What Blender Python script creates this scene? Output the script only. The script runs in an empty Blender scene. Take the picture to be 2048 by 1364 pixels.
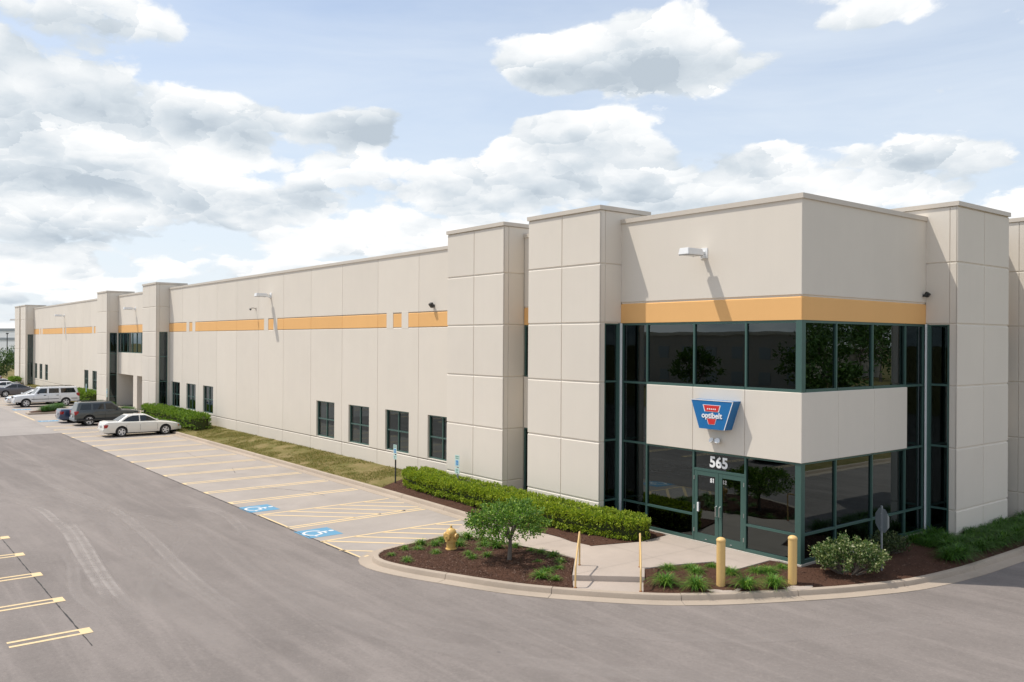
import bpy, bmesh, math, random
from mathutils import Vector, Matrix, Euler
from mathutils.geometry import delaunay_2d_cdt
random.seed(7)
R = math.radians
scn = bpy.context.scene
COL = scn.collection

# ------------------------------------------------------------------ camera
CAM = Vector((13.420, -20.739, 6.059))
c_r = Vector((0.62114, 0.78368, 0.00595)); c_u = Vector((-0.00266, -0.00548, 0.99998)); c_f = Vector((-0.78369, 0.62115, 0.00132))
cam = bpy.data.cameras.new('camera'); camo = bpy.data.objects.new('camera', cam); COL.objects.link(camo)
camo.matrix_world = Matrix(((c_r.x, c_u.x, -c_f.x, CAM.x), (c_r.y, c_u.y, -c_f.y, CAM.y), (c_r.z, c_u.z, -c_f.z, CAM.z), (0, 0, 0, 1)))
cam.sensor_width = 36.0; cam.lens = 36.0 * 1713.53 / 2048.0
cam.clip_start = 0.1; cam.clip_end = 4000
scn.camera = camo

# ------------------------------------------------------------------ sun, sky, exposure
SUNV = Vector((1.13, 1.0, -2.8)).normalized()
sl = bpy.data.lights.new('sun', 'SUN'); sl.energy = 2.32; sl.angle = R(0.55); sl.color = (1.0, 0.945, 0.86)
so = bpy.data.objects.new('sun', sl); COL.objects.link(so)
so.rotation_euler = SUNV.to_track_quat('-Z', 'Y').to_euler(); so.location = (-60, -50, 140)
vs = scn.view_settings
vs.view_transform = 'Standard'; vs.look = 'None'; vs.exposure = 0.74; vs.gamma = 1.0; vs.use_curve_mapping = False

world = bpy.data.worlds.new('World'); scn.world = world; world.use_nodes = True
wt = world.node_tree; wt.nodes.clear()
world.cycles.sampling_method = 'MANUAL'; world.cycles.sample_map_resolution = 512
class NT:
    """small helper to write node trees as expressions"""
    def __init__(s, nt): s.nt = nt
    def new(s, t, **k):
        n = s.nt.nodes.new(t)
        for a, b in k.items(): setattr(n, a, b)
        return n
    def put(s, sock, v):
        if isinstance(v, bpy.types.NodeSocket): s.nt.links.new(v, sock)
        elif v is not None:
            if hasattr(sock.default_value, '__len__') and isinstance(v, (tuple, list)) and len(sock.default_value) == 4 and len(v) == 3: v = (*v, 1)
            sock.default_value = v
    def m(s, op, a, b=None, c=None, clamp=False):
        n = s.new('ShaderNodeMath', operation=op, use_clamp=clamp)
        s.put(n.inputs[0], a)
        if b is not None: s.put(n.inputs[1], b)
        if c is not None: s.put(n.inputs[2], c)
        return n.outputs[0]
    def vm(s, op, a, b=None, c=None):
        n = s.new('ShaderNodeVectorMath', operation=op)
        s.put(n.inputs[0], a)
        if b is not None:
            if op == 'SCALE': s.put(n.inputs['Scale'], b)
            else: s.put(n.inputs[1], b)
        if c is not None: s.put(n.inputs[2], c)
        return n.outputs['Value'] if op in ('DOT_PRODUCT', 'LENGTH', 'DISTANCE') else n.outputs[0]
    def noise(s, vec, scale, detail=4, rough=0.5, dist=0.0, lac=2.0, out='Fac'):
        n = s.new('ShaderNodeTexNoise')
        if vec is not None: s.put(n.inputs['Vector'], vec)
        n.inputs['Scale'].default_value = scale; n.inputs['Detail'].default_value = detail
        n.inputs['Roughness'].default_value = rough; n.inputs['Distortion'].default_value = dist; n.inputs['Lacunarity'].default_value = lac
        return n.outputs[out]
    def rng(s, v, a, b, c=0.0, d=1.0, kind='LINEAR'):
        n = s.new('ShaderNodeMapRange', interpolation_type=kind)
        s.put(n.inputs[0], v); n.inputs[1].default_value = a; n.inputs[2].default_value = b
        s.put(n.inputs[3], c); s.put(n.inputs[4], d)
        return n.outputs[0]
    def mix(s, f, a, b, blend='MIX'):
        n = s.new('ShaderNodeMix', data_type='RGBA', blend_type=blend)
        s.put(n.inputs[0], f); s.put(n.inputs[6], a); s.put(n.inputs[7], b)
        return n.outputs[2]
    def ramp(s, f, stops):
        n = s.new('ShaderNodeValToRGB'); e = n.color_ramp.elements
        while len(e) < len(stops): e.new(0.5)
        for q, (p, c) in zip(e, stops): q.position = p; q.color = (*c, 1)
        s.put(n.inputs[0], f)
        return n.outputs[0]
    def sep(s, v):
        n = s.new('ShaderNodeSeparateXYZ'); s.put(n.inputs[0], v); return n.outputs
    def comb(s, x, y, z):
        n = s.new('ShaderNodeCombineXYZ'); s.put(n.inputs[0], x); s.put(n.inputs[1], y); s.put(n.inputs[2], z); return n.outputs[0]

W = NT(wt)
def build_world():
    sky = W.new('ShaderNodeTexSky', sky_type='NISHITA', sun_disc=False)
    sky.sun_elevation = math.asin(-SUNV.z); sky.sun_rotation = math.atan2(-SUNV.x, -SUNV.y)
    sky.altitude = 200; sky.air_density = 1.0; sky.dust_density = 1.6; sky.ozone_density = 1.5
    STR = 0.10
    d = W.new('ShaderNodeTexCoord').outputs['Generated']
    x, y, z = W.sep(d)
    zc = W.m('MAXIMUM', z, 0.0)
    # cumulus field: banks that close up towards the horizon, built of rounded heads lit from above
    SUNUP = (Vector((-SUNV.x * .6, -SUNV.y * .6, -SUNV.z))).normalized()
    def lay(dz):
        k0 = W.m('ADD', zc, 0.26 + dz)
        return W.comb(W.m('DIVIDE', x, k0), W.m('DIVIDE', y, k0), W.m('MULTIPLY', W.m('ADD', zc, dz), 3.0))
    kd = W.m('ADD', zc, 0.40)
    iso = W.vm('DIVIDE', W.vm('MULTIPLY', d, (1.0, 1.0, 1.35)), W.comb(kd, kd, kd))
    big, bigup = (W.noise(lay(dz), 2.3, 3, 0.5) for dz in (0.0, 0.03))
    w1 = W.vm('SCALE', W.vm('SUBTRACT', W.noise(iso, 6.0, 6, 0.60, out='Color'), (.5, .5, .5)), 0.15)
    q = W.vm('ADD', iso, w1)
    fine = W.noise(q, 15.0, 6, 0.62)
    def heads(s):
        n = W.new('ShaderNodeTexVoronoi', feature='F1'); W.put(n.inputs['Vector'], q); n.inputs['Scale'].default_value = s; n.inputs['Detail'].default_value = 0.0
        off = W.vm('SCALE', W.vm('SUBTRACT', q, n.outputs['Position']), s)
        return n.outputs['Distance'], W.m('MULTIPLY', W.vm('DOT_PRODUCT', off, tuple(SUNUP)), W.rng(n.outputs['Distance'], 0.42, 0.85, 1.15, 0.15))
    (dA, vA), (dB, vB), (dC, vC) = heads(3.4), heads(8.0), heads(19.0)
    shape = W.m('MULTIPLY_ADD', dA, -0.30, W.m('MULTIPLY_ADD', dB, -0.22, W.m('MULTIPLY_ADD', dC, -0.085, W.m('MULTIPLY', fine, 0.16))))
    n0 = W.m('MULTIPLY_ADD', big, 0.62, W.m('ADD', shape, 0.60))
    cov = None; shd = None
    for (bx, bz, hw, hh, wgt) in CLOUDS:
        c = Vector((math.sin(R(bx)) * math.cos(R(bz)), math.cos(R(bx)) * math.cos(R(bz)), math.sin(R(bz))))
        tx = c.cross(Vector((0, 0, 1))).normalized(); tz = tx.cross(c).normalized()
        a = W.vm('DOT_PRODUCT', d, tuple(tx / math.tan(R(hw)))); b = W.vm('DOT_PRODUCT', d, tuple(tz / math.tan(R(hh))))
        q = W.m('MULTIPLY_ADD', b, b, W.m('MULTIPLY', a, a))
        e = W.m('MULTIPLY', W.m('EXPONENT', W.m('MULTIPLY', q, -0.8)), wgt)
        cov = e if cov is None else W.m('ADD', cov, e)
        if wgt > 0:
            t = W.m('MULTIPLY', e, b)
            shd = t if shd is None else W.m('ADD', shd, t)
    low = W.m('ADD', W.rng(zc, 0.0, 0.20, 0.085, 0.0), W.rng(zc, 0.20, 0.40, 0.0, -0.12))
    D = W.m('ADD', W.m('ADD', n0, low), cov)
    alpha = W.rng(D, CL0, CL0 + 0.065, 0, 1, 'SMOOTHSTEP')
    lit = W.m('MULTIPLY_ADD', vA, 0.30, W.m('MULTIPLY_ADD', vB, 0.36, W.m('MULTIPLY_ADD', vC, 0.19, LIT0)))
    lit = W.m('MULTIPLY_ADD', W.m('SUBTRACT', fine, 0.5), 0.50, lit)
    lit = W.m('MULTIPLY_ADD', W.m('SUBTRACT', big, bigup), 2.2, lit)
    lit = W.m('MULTIPLY_ADD', shd, 1.05, lit)
    lit = W.m('SUBTRACT', lit, W.rng(D, CL0 + .10, CL0 + .40, 0.0, 0.30))
    ccol = W.ramp(lit, [(0.0, (0.315, 0.360, 0.405)), (0.30, (0.415, 0.455, 0.49)), (0.58, (0.535, 0.555, 0.57)), (0.84, (0.625, 0.63, 0.63)), (1.0, (0.665, 0.66, 0.655))])
    veil = W.noise(W.comb(x, y, W.m('MULTIPLY', zc, 6.0)), 1.8, 6, 0.6, 0.5)
    veil = W.m('MULTIPLY_ADD', veil, 0.85, W.rng(zc, 0.0, 0.36, 0.46, 0.08))
    base = W.mix(W.m('MINIMUM', W.m('MAXIMUM', veil, 0.0), 0.85), sky.outputs[0], tuple(v / STR for v in (0.51, 0.55, 0.592)))
    out = W.mix(alpha, base, W.vm('SCALE', ccol, 1.0 / STR))
    out = W.mix(W.rng(z, -0.02, 0.0), tuple(v / STR for v in (0.20, 0.19, 0.17)), out)
    bg = W.new('ShaderNodeBackground'); W.put(bg.inputs[0], out); bg.inputs[1].default_value = STR
    wo = W.new('ShaderNodeOutputWorld'); wt.links.new(bg.outputs[0], wo.inputs[0])
CL0 = 0.665; LIT0 = 0.59
# larger cumulus heads and clear gaps: bearing and height in degrees, half width, half height, weight
CLOUDS = [(-45.68, 18.25, 4.9, 2.15, 0.52), (-49.83, 17.33, 2.01, 1.34, 0.14), (-41.1, 18.3, 2.51, 1.34, 0.16), (-48.14, 13.3, 3.5, 1.9, 0.44), (-45.8, 11.66, 3.01, 1.67, 0.16),
          (-70.21, 13.95, 3.9, 1.45, 0.42), (-73.15, 13.15, 2.34, 1.0, 0.12), (-61.75, 14.0, 2.4, 1.25, 0.36), (-62.38, 11.42, 3.67, 1.34, 0.1), (-81.06, 16.12, 5.67, 3.67, 0.2),
          (-73.76, 18.54, 2.84, 2.01, 0.22), (-78.7, 12.29, 5.0, 2.01, 0.14), (-81.02, 9.2, 4.01, 2.01, 0.16), (-76.24, 9.33, 4.34, 1.5, 0.14), (-66.8, 7.75, 5.0, 1.5, 0.12),
          (-71.07, 8.16, 3.01, 1.34, 0.1), (-55.8, 10.02, 5.0, 2.01, 0.14), (-38.64, 9.42, 5.33, 1.34, 0.16), (-34.91, 12.22, 1.34, 0.6, 0.14), (-25.92, 11.28, 5.0, 1.5, 0.2),
          (-26.89, 14.96, 2.84, 0.8, 0.2), (-28.88, 19.8, 2.01, 1.17, 0.18), (-34.02, 17.82, 1.84, 0.67, 0.15), (-31.93, 19.19, 1.5, 0.53, 0.12), (-62.75, 18.74, 7.65, 3.67, -0.26),
          (-33.1, 14.66, 5.0, 2.01, -0.16), (-23.81, 17.21, 4.34, 2.34, -0.2), (-55.83, 14.79, 3.01, 2.67, -0.16), (-36.18, 19.44, 3.01, 2.01, -0.1), (-38.66, 13.64, 2.01, 1.67, -0.1), (-47.49, 15.62, 4.5, 0.9, -0.2)]
build_world()

# ------------------------------------------------------------------ materials
def mat(name):
    m = bpy.data.materials.new(name); m.use_nodes = True
    nt = m.node_tree; b = nt.nodes.get('Principled BSDF')
    return m, NT(nt), b
def simple(name, col, rough=0.6, metal=0.0, spec=0.5, var=0.0, vscale=6.0, bump=0.0, bscale=60.0, coat=0.0):
    m, N, b = mat(name)
    b.inputs['Roughness'].default_value = rough; b.inputs['Metallic'].default_value = metal; b.inputs['Specular IOR Level'].default_value = spec
    b.inputs['Coat Weight'].default_value = coat
    if coat: b.inputs['Coat Roughness'].default_value = 0.04
    tc = N.new('ShaderNodeTexCoord').outputs['Object']
    if var:
        n = N.noise(tc, vscale, 5, 0.6)
        N.put(b.inputs['Base Color'], N.mix(n, tuple(c * (1 - var) for c in col), tuple(min(1, c * (1 + var)) for c in col)))
    else: N.put(b.inputs['Base Color'], col)
    if bump:
        bp = N.new('ShaderNodeBump'); bp.inputs['Strength'].default_value = bump; bp.inputs['Distance'].default_value = 0.01
        N.put(bp.inputs['Height'], N.noise(tc, bscale, 5, 0.65)); N.nt.links.new(bp.outputs[0], b.inputs['Normal'])
    return m
def wall_paint(name, col):
    """painted tilt-up concrete: faint roller mottling, weather streaks and fine texture"""
    m, N, b = mat(name)
    b.inputs['Roughness'].default_value = 0.75; b.inputs['Specular IOR Level'].default_value = 0.25
    g = N.new('ShaderNodeNewGeometry').outputs['Position']
    blot = N.noise(g, 0.55, 5, 0.6)
    strk = N.noise(N.vm('MULTIPLY', g, (3.2, 3.2, 0.12)), 1.0, 5, 0.65)
    fine = N.noise(g, 26, 4, 0.6)
    rnd_ = N.new('ShaderNodeObjectInfo').outputs['Random']
    f = N.m('ADD', N.m('MULTIPLY', blot, 0.42), N.m('ADD', N.m('MULTIPLY', strk, 0.16), N.m('MULTIPLY', fine, 0.22)))
    f = N.m('MULTIPLY_ADD', rnd_, 0.20, f)
    f = N.rng(f, 0.30, 0.70)
    N.put(b.inputs['Base Color'], N.mix(f, tuple(c * 0.945 for c in col), tuple(c * 1.04 for c in col)))
    bp = N.new('ShaderNodeBump'); bp.inputs['Strength'].default_value = 0.25; bp.inputs['Distance'].default_value = 0.006
    N.put(bp.inputs['Height'], N.noise(g, 45, 5, 0.7)); N.nt.links.new(bp.outputs[0], b.inputs['Normal'])
    return m
M = {}
M['wall'] = wall_paint('painted_concrete', (0.725, 0.660, 0.572))
M['orange'] = wall_paint('orange_paint', (0.81, 0.460, 0.180))
M['cap'] = simple('coping_metal', (0.60, 0.535, 0.455), 0.45, 0.0, 0.5, 0.05, 3)
M['joint'] = simple('joint_sealant', (0.33, 0.29, 0.245), 0.8, 0, 0.2)
M['frame'] = simple('green_frame_metal', (0.066, 0.132, 0.114), 0.38, 0.25, 0.5, 0.06, 4)
M['white'] = simple('white_metal', (0.80, 0.80, 0.79), 0.4, 0, 0.5, 0.03, 8)
M['black'] = simple('black_rubber', (0.016, 0.016, 0.017), 0.6)
M['darkmetal'] = simple('dark_metal', (0.035, 0.037, 0.038), 0.45, 0.2)
M['steel'] = simple('brushed_steel', (0.62, 0.62, 0.61), 0.3, 0.9)
M['galv'] = simple('galvanised_metal', (0.30, 0.33, 0.35), 0.5, 0.6, 0.5, 0.1, 10)
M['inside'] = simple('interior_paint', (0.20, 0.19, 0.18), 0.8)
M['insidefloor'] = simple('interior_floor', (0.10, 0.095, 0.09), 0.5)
M['roof'] = simple('roof_membrane', (0.30, 0.30, 0.29), 0.8, 0, 0.3, 0.15, 0.4)
def glass_mat(name, tint, ior):
    m, N, b = mat(name); N.nt.nodes.remove(b)
    fr = N.new('ShaderNodeFresnel'); fr.inputs[0].default_value = ior
    tr = N.new('ShaderNodeBsdfTransparent'); tr.inputs[0].default_value = (*tint, 1)
    gl = N.new('ShaderNodeBsdfGlossy'); gl.inputs['Roughness'].default_value = 0.0; gl.inputs[0].default_value = (0.80, 0.92, 0.95, 1)
    g = N.new('ShaderNodeNewGeometry').outputs['Position']
    bp = N.new('ShaderNodeBump'); bp.inputs['Strength'].default_value = 0.006; bp.inputs['Distance'].default_value = 0.2
    N.put(bp.inputs['Height'], N.noise(g, 0.9, 2, 0.5)); N.nt.links.new(bp.outputs[0], gl.inputs['Normal'])
    mx = N.new('ShaderNodeMixShader'); N.nt.links.new(fr.outputs[0], mx.inputs[0]); N.nt.links.new(tr.outputs[0], mx.inputs[1]); N.nt.links.new(gl.outputs[0], mx.inputs[2])
    N.nt.links.new(mx.outputs[0], N.nt.nodes['Material Output'].inputs[0])
    return m
M['glass'] = glass_mat('tinted_glass', (0.17, 0.22, 0.23), 1.9)
M['carglass'] = simple('car_glass', (0.012, 0.016, 0.017), 0.03, 0, 0.6, coat=0.3)

# ------------------------------------------------------------------ mesh helpers
def tag(o, label=None, cat=None, group=None, kind=None):
    if label: o['label'] = label
    if cat: o['category'] = cat
    if group: o['group'] = group
    if kind: o['kind'] = kind
    return o
def thing(name, label, cat, loc=(0, 0, 0), rz=0.0, group=None):
    o = bpy.data.objects.new(name, None); COL.objects.link(o)
    o.empty_display_size = 0.2; o.location = loc; o.rotation_euler = (0, 0, rz)
    return tag(o, label, cat, group)
class MB:
    """collects geometry; build() links it as one mesh object"""
    def __init__(s): s.v = []; s.f = []
    def add(s, vs, fs):
        k = len(s.v); s.v += [tuple(p) for p in vs]; s.f += [tuple(i + k for i in q) for q in fs]; return s
    def quad(s, a, b, c, d): return s.add([a, b, c, d], [(0, 1, 2, 3)])
    def box(s, x0, x1, y0, y1, z0, z1):
        return s.add([(x0, y0, z0), (x1, y0, z0), (x1, y1, z0), (x0, y1, z0), (x0, y0, z1), (x1, y0, z1), (x1, y1, z1), (x0, y1, z1)],
                     [(0, 3, 2, 1), (4, 5, 6, 7), (0, 1, 5, 4), (1, 2, 6, 5), (2, 3, 7, 6), (3, 0, 4, 7)])
    def bbox(s, x0, x1, y0, y1, z0, z1, c=0.02):
        """box with chamfered edges"""
        bm = bmesh.new(); bmesh.ops.create_cube(bm, size=1.0)
        for v in bm.verts: v.co = Vector(((x0 + x1) / 2 + v.co.x * (x1 - x0), (y0 + y1) / 2 + v.co.y * (y1 - y0), (z0 + z1) / 2 + v.co.z * (z1 - z0)))
        bmesh.ops.bevel(bm, geom=bm.edges[:], offset=c, segments=2, affect='EDGES', profile=0.6)
        return s.bm(bm)
    def bm(s, bm, T=None):
        bm.verts.index_update()
        s.add([(T @ v.co if T else v.co)[:] for v in bm.verts], [[v.index for v in f.verts] for f in bm.faces]); bm.free(); return s
    def tube(s, pts, rad, n=8, cap=True):
        pts = [Vector(p) for p in pts]; k = len(s.v); up = None
        for i, p in enumerate(pts):
            t = (pts[min(i + 1, len(pts) - 1)] - pts[max(i - 1, 0)]).normalized()
            if up is None: up = t.orthogonal().normalized()
            a = (up - t * up.dot(t)).normalized(); b = t.cross(a); up = a
            r = rad[i] if isinstance(rad, (list, tuple)) else rad
            for j in range(n):
                an = 2 * math.pi * j / n
                s.v.append(tuple(p + (a * math.cos(an) + b * math.sin(an)) * r))
        for i in range(len(pts) - 1):
            for j in range(n):
                s.f.append((k + i * n + j, k + i * n + (j + 1) % n, k + (i + 1) * n + (j + 1) % n, k + (i + 1) * n + j))
        if cap:
            s.f.append(tuple(k + j for j in reversed(range(n)))); s.f.append(tuple(k + (len(pts) - 1) * n + j for j in range(n)))
        return s
    def lathe(s, prof, n=24, T=None, cap=True):
        k = len(s.v)
        for r_, z_ in prof:
            for j in range(n):
                a = 2 * math.pi * j / n; p = Vector((r_ * math.cos(a), r_ * math.sin(a), z_))
                s.v.append(tuple(T @ p if T else p))
        for i in range(len(prof) - 1):
            for j in range(n):
                s.f.append((k + i * n + j, k + i * n + (j + 1) % n, k + (i + 1) * n + (j + 1) % n, k + (i + 1) * n + j))
        if cap: s.f.append(tuple(k + j for j in reversed(range(n)))); s.f.append(tuple(k + (len(prof) - 1) * n + j for j in range(n)))
        return s
    def prism(s, poly, a, b, T):
        """polygon (u,w) pushed from depth a to b, T(u,w,d) -> point"""
        n = len(poly); k = len(s.v)
        s.v += [tuple(T(u, w, a)) for u, w in poly] + [tuple(T(u, w, b)) for u, w in poly]
        s.f.append(tuple(k + i for i in range(n))); s.f.append(tuple(k + n + i for i in reversed(range(n))))
        for i in range(n): s.f.append((k + i, k + n + i, k + n + (i + 1) % n, k + (i + 1) % n))
        return s
    def build(s, name, m, parent=None, smooth=None, kind=None, fix=False):
        me = bpy.data.meshes.new(name); me.from_pydata(s.v, [], s.f); me.update()
        if fix:
            bm = bmesh.new(); bm.from_mesh(me); bmesh.ops.recalc_face_normals(bm, faces=bm.faces[:]); bm.to_mesh(me); bm.free()
        me.materials.append(m)
        if smooth is not None:
            me.shade_smooth(); me.set_sharp_from_angle(angle=R(smooth))
        o = bpy.data.objects.new(name, me); COL.objects.link(o); o.parent = parent
        if kind: o['kind'] = kind
        return o
def inst(name, me, parent=None, loc=(0, 0, 0), rot=(0, 0, 0), sc=1.0):
    o = bpy.data.objects.new(name, me); COL.objects.link(o); o.parent = parent
    o.location = loc; o.rotation_euler = rot; o.scale = (sc, sc, sc) if not isinstance(sc, (tuple, list)) else sc
    return o
def copy_tree(o, parent=None):
    c = o.copy(); COL.objects.link(c); c.parent = parent
    for ch in list(o.children): copy_tree(ch, c)
    return c
def text_mesh(txt, size, bold=0.0, depth=0.004, spacing=1.0):
    cu = bpy.data.curves.new('lettering', 'FONT'); cu.body = txt; cu.size = size; cu.offset = bold; cu.extrude = depth; cu.align_x = 'CENTER'; cu.space_character = spacing
    cu.resolution_u = 4
    o = bpy.data.objects.new('lettering', cu); COL.objects.link(o)
    dg = bpy.context.evaluated_depsgraph_get(); me = bpy.data.meshes.new_from_object(o.evaluated_get(dg))
    bpy.data.objects.remove(o); me.name = 'lettering'; me.materials.clear(); return me
def rnd(a, b): return random.uniform(a, b)
# ------------------------------------------------------------------ the building
bld = thing('warehouse_building', 'long beige precast warehouse with orange band, square pilasters and dark glass corner entrance', 'building')
ZR = [-0.30, 0.83, 2.78, 4.75, 6.72, 8.67, 10.45]
TL = lambda u, n, z: (u, -n, z)          # long facade, faces -Y
TR = lambda u, n, z: (n, u, z)           # short facade, faces +X
def panel(P, s0, s1, z0, z1, parent, m='wall', ch=(.024, .024, .024, .024), gap=(.010, .010, .010, .010), d=0.035, hole=None, name='panel', proud=0.0, rev=0.14):
    """precast panel with chamfered edges; P(s, z, depth) maps to the facade; optional window hole (s0,s1,z0,z1)"""
    a0, a1, b0, b1 = s0 + gap[0], s1 - gap[1], z0 + gap[2], z1 - gap[3]
    ring = lambda l, r_, b, t, n: [(l, b, n), (r_, b, n), (r_, t, n), (l, t, n)]
    c = max(ch)
    pts = ring(a0, a1, b0, b1, -d) + ring(a0, a1, b0, b1, -c) + ring(a0 + ch[0], a1 - ch[1], b0 + ch[2], b1 - ch[3], proud)
    fs = [(k + i, k + (i + 1) % 4, k + 4 + (i + 1) % 4, k + 4 + i) for k in (0, 4) for i in range(4)]
    if hole:
        pts += ring(*[hole[0], hole[1], hole[2], hole[3]], proud) + ring(*[hole[0], hole[1], hole[2], hole[3]], -rev)
        fs += [(k + i, k + (i + 1) % 4, k + 4 + (i + 1) % 4, k + 4 + i) for k in (8, 12) for i in range(4)]
    else: fs.append((8, 9, 10, 11))
    mb = MB(); mb.add([P(*q) for q in pts], fs)
    return mb.build(name, M[m], parent)
def face(T, n0): return lambda s, z, d: T(s, n0 + d, z)
def side(T, u0, sg): return lambda s, z, d: T(u0 + sg * d, s, z)
def tbox(mb, T, u0, u1, n0, n1, z0, z1):
    p = [T(u, n, z) for z in (z0, z1) for u, n in ((u0, n0), (u1, n0), (u1, n1), (u0, n1))]
    xs, ys, zs = zip(*p); return mb.box(min(xs), max(xs), min(ys), max(ys), min(zs), max(zs))
def pane(T, u0, u1, n, z0, z1, parent, name='pane', th=0.012, m='glass'):
    mb = MB(); tbox(mb, T, u0, u1, n - th, n, z0, z1); return mb.build(name, M[m], parent)

def slot_glass(T, us, sg, parent, jamb):
    """tall glazed slot in the flank of a pilaster"""
    mb = MB(); P = side(T, us, sg)
    def bx(s0, s1, z0, z1, d0, d1):
        q = [P(s, z, d) for s in (s0, s1) for z in (z0, z1) for d in (d0, d1)]; xs, ys, zs = zip(*q); mb.box(min(xs), max(xs), min(ys), max(ys), min(zs), max(zs))
    bx(0.105, 0.155, 0.0, 6.70, -0.13, -0.03); bx(0.68, 0.735, 0.0, 6.70, -0.13, -0.03)
    zz = [0.0, 0.80, 2.79, 4.74, 6.66]
    for z in zz: bx(0.155, 0.68, z, z + 0.06, -0.125, -0.035)
    fr = mb.build('slot_window', M['frame'], parent)
    for a, b in zip(zz[:-1], zz[1:]):
        q = [P(s, z, d) for s in (0.15, 0.685) for z in (a + .055, b + .005) for d in (-0.085, -0.075)]; xs, ys, zs = zip(*q)
        MB().box(min(xs), max(xs), min(ys), max(ys), min(zs), max(zs)).build('pane', M['glass'], fr)
    mb = MB(); q = [P(s, z, d) for s in (0.0, 0.105) for z in (-0.2, 6.71) for d in (-0.16, 0.0)]; xs, ys, zs = zip(*q)
    mb.box(min(xs), max(xs), min(ys), max(ys), min(zs), max(zs)).build('jamb', M['frame' if jamb else 'wall'], fr)

def pilaster(T, u0, u1, mid, sg, slot=True, jamb=False, base=-0.30, sides=True):
    """pilaster between u0<u1; sg=+1: the flank at u1 is the detailed one, -1: at u0"""
    mb = MB(); c = 0.03
    us = u1 if sg > 0 else u0; uo = u0 if sg > 0 else u1
    lo, hi = min(u0, u1) + c, max(u0, u1) - c
    if slot:
        tbox(mb, T, lo, hi, 0.74, 1.0 - c, base, 6.70)                               # front slab
        a, b = (lo, lo + 0.3) if sg > 0 else (hi - 0.3, hi)
        tbox(mb, T, a, b, -0.3, 0.74, base, 6.70)                                    # far flank
        tbox(mb, T, lo, hi, -1.35, 1.0 - c, 6.70, 10.45)                             # head block
        tbox(mb, T, a, (hi if sg > 0 else lo), -0.62, -0.32, base, 6.70)             # back of the slot
    else:
        tbox(mb, T, lo, hi, -1.35, 1.0 - c, base, 10.45)
    core = mb.build('pilaster', M['wall'], bld)
    F = face(T, 1.0)
    rows = list(zip(ZR[:-1], ZR[1:]))
    for z0, z1 in rows:
        for a, b, g, h in ((u0, mid, (0, .006, .010, .008), (.010, .014, .022, .046)), (mid, u1, (.006, 0, .010, .008), (.014, .010, .022, .046))):
            panel(F, a, b, max(z0, base), z1, core, gap=g, ch=h)
    P = side(T, us, sg)
    if sides:
        for z0, z1 in rows:
            z0 = max(z0, base)
            panel(P, 0.75, 0.985, z0, z1, core, gap=(.006, 0, .012, .012), ch=(.006, .001, .020, .020))
            if not slot or z0 > 6.5: panel(P, -1.0 if z0 > 8 else 0.0, 0.75, z0, z1, core, gap=(0, .006, .012, .012), ch=(.004, .006, .020, .020))
        if slot: slot_glass(T, us, sg, core, jamb)
    mb = MB(); o = 0.045
    tbox(mb, T, min(u0, u1) - o, max(u0, u1) + o, -1.40, 1.0 + o, 10.445, 10.585)
    mb.build('coping', M['cap'], core)
    return core

# pilasters
pilaster(TL, -10.55, -6.86, -8.735, 1, True, True)
pilaster(TL, -15.77, -12.03, -13.92, 1, False)
pilaster(TL, -59.93, -56.20, -58.08, 1, True)
pilaster(TL, -75.22, -71.52, -73.37, 1, True)
pilaster(TL, -117.65, -114.0, -115.8, 1, True)
pilaster(TL, -122.4, -118.8, -120.6, 1, False)
pilaster(TR, 6.99, 10.78, 8.88, -1, True, True)
pilaster(TR, 12.26, 16.0, 14.1, -1, False)

# corner tower
tw = MB()
tw.box(-6.85, -0.035, 0.03, 0.34, 6.73, 10.05); tw.box(-0.34, -0.03, 0.345, 6.98, 6.73, 10.05)
tower = tw.build('corner_tower', M['wall'], bld)
for T, u0, u1 in ((TL, -6.86, 0.0), (TR, 0.0, 6.99)):
    sg = T is TL; F = face(T, 0.0)
    g = (.0, .004, .0, .0); e = (.0, .010, .0, .0) if sg else (.010, 0, 0, 0)
    panel(F, u0, u1, 7.39, 10.06, tower, gap=(0, .006, .012, 0) if sg else (.006, 0, .012, 0), ch=(0, .012, .024, 0) if sg else (.012, 0, .024, 0))
    panel(F, u0, u1, 6.715, 7.39, tower, 'orange', gap=(0, .006, 0, .010) if sg else (.006, 0, 0, .010), ch=(0, .010, .004, .044) if sg else (.010, 0, .004, .044), name='band')
mb = MB(); mb.box(-6.90, 0.045, -0.045, 0.38, 10.05, 10.19); mb.box(-0.38, 0.045, 0.38, 7.04, 10.05, 10.19); mb.build('coping', M['cap'], tower)
# spandrel panels between the floors
for T, cuts in ((TL, (-5.66, -3.755, -1.84, 0.03)), (TR, (-0.03, 1.80, 3.77, 5.745))):
    for a, b in zip(cuts[:-1], cuts[1:]):
        core = MB(); tbox(core, T, max(a, -5.655) + .002, b - .002, -0.28, -0.006, 2.80, 4.715)
        core.build('spandrel', M['wall'], tower)
        panel(face(T, 0.03), a, b, 2.795, 4.72, tower, gap=(.005, .005, 0, 0) if T is TL else (.002, .002, 0, 0), ch=(.006, .006, .008, .012), name='spandrel_panel')

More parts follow.
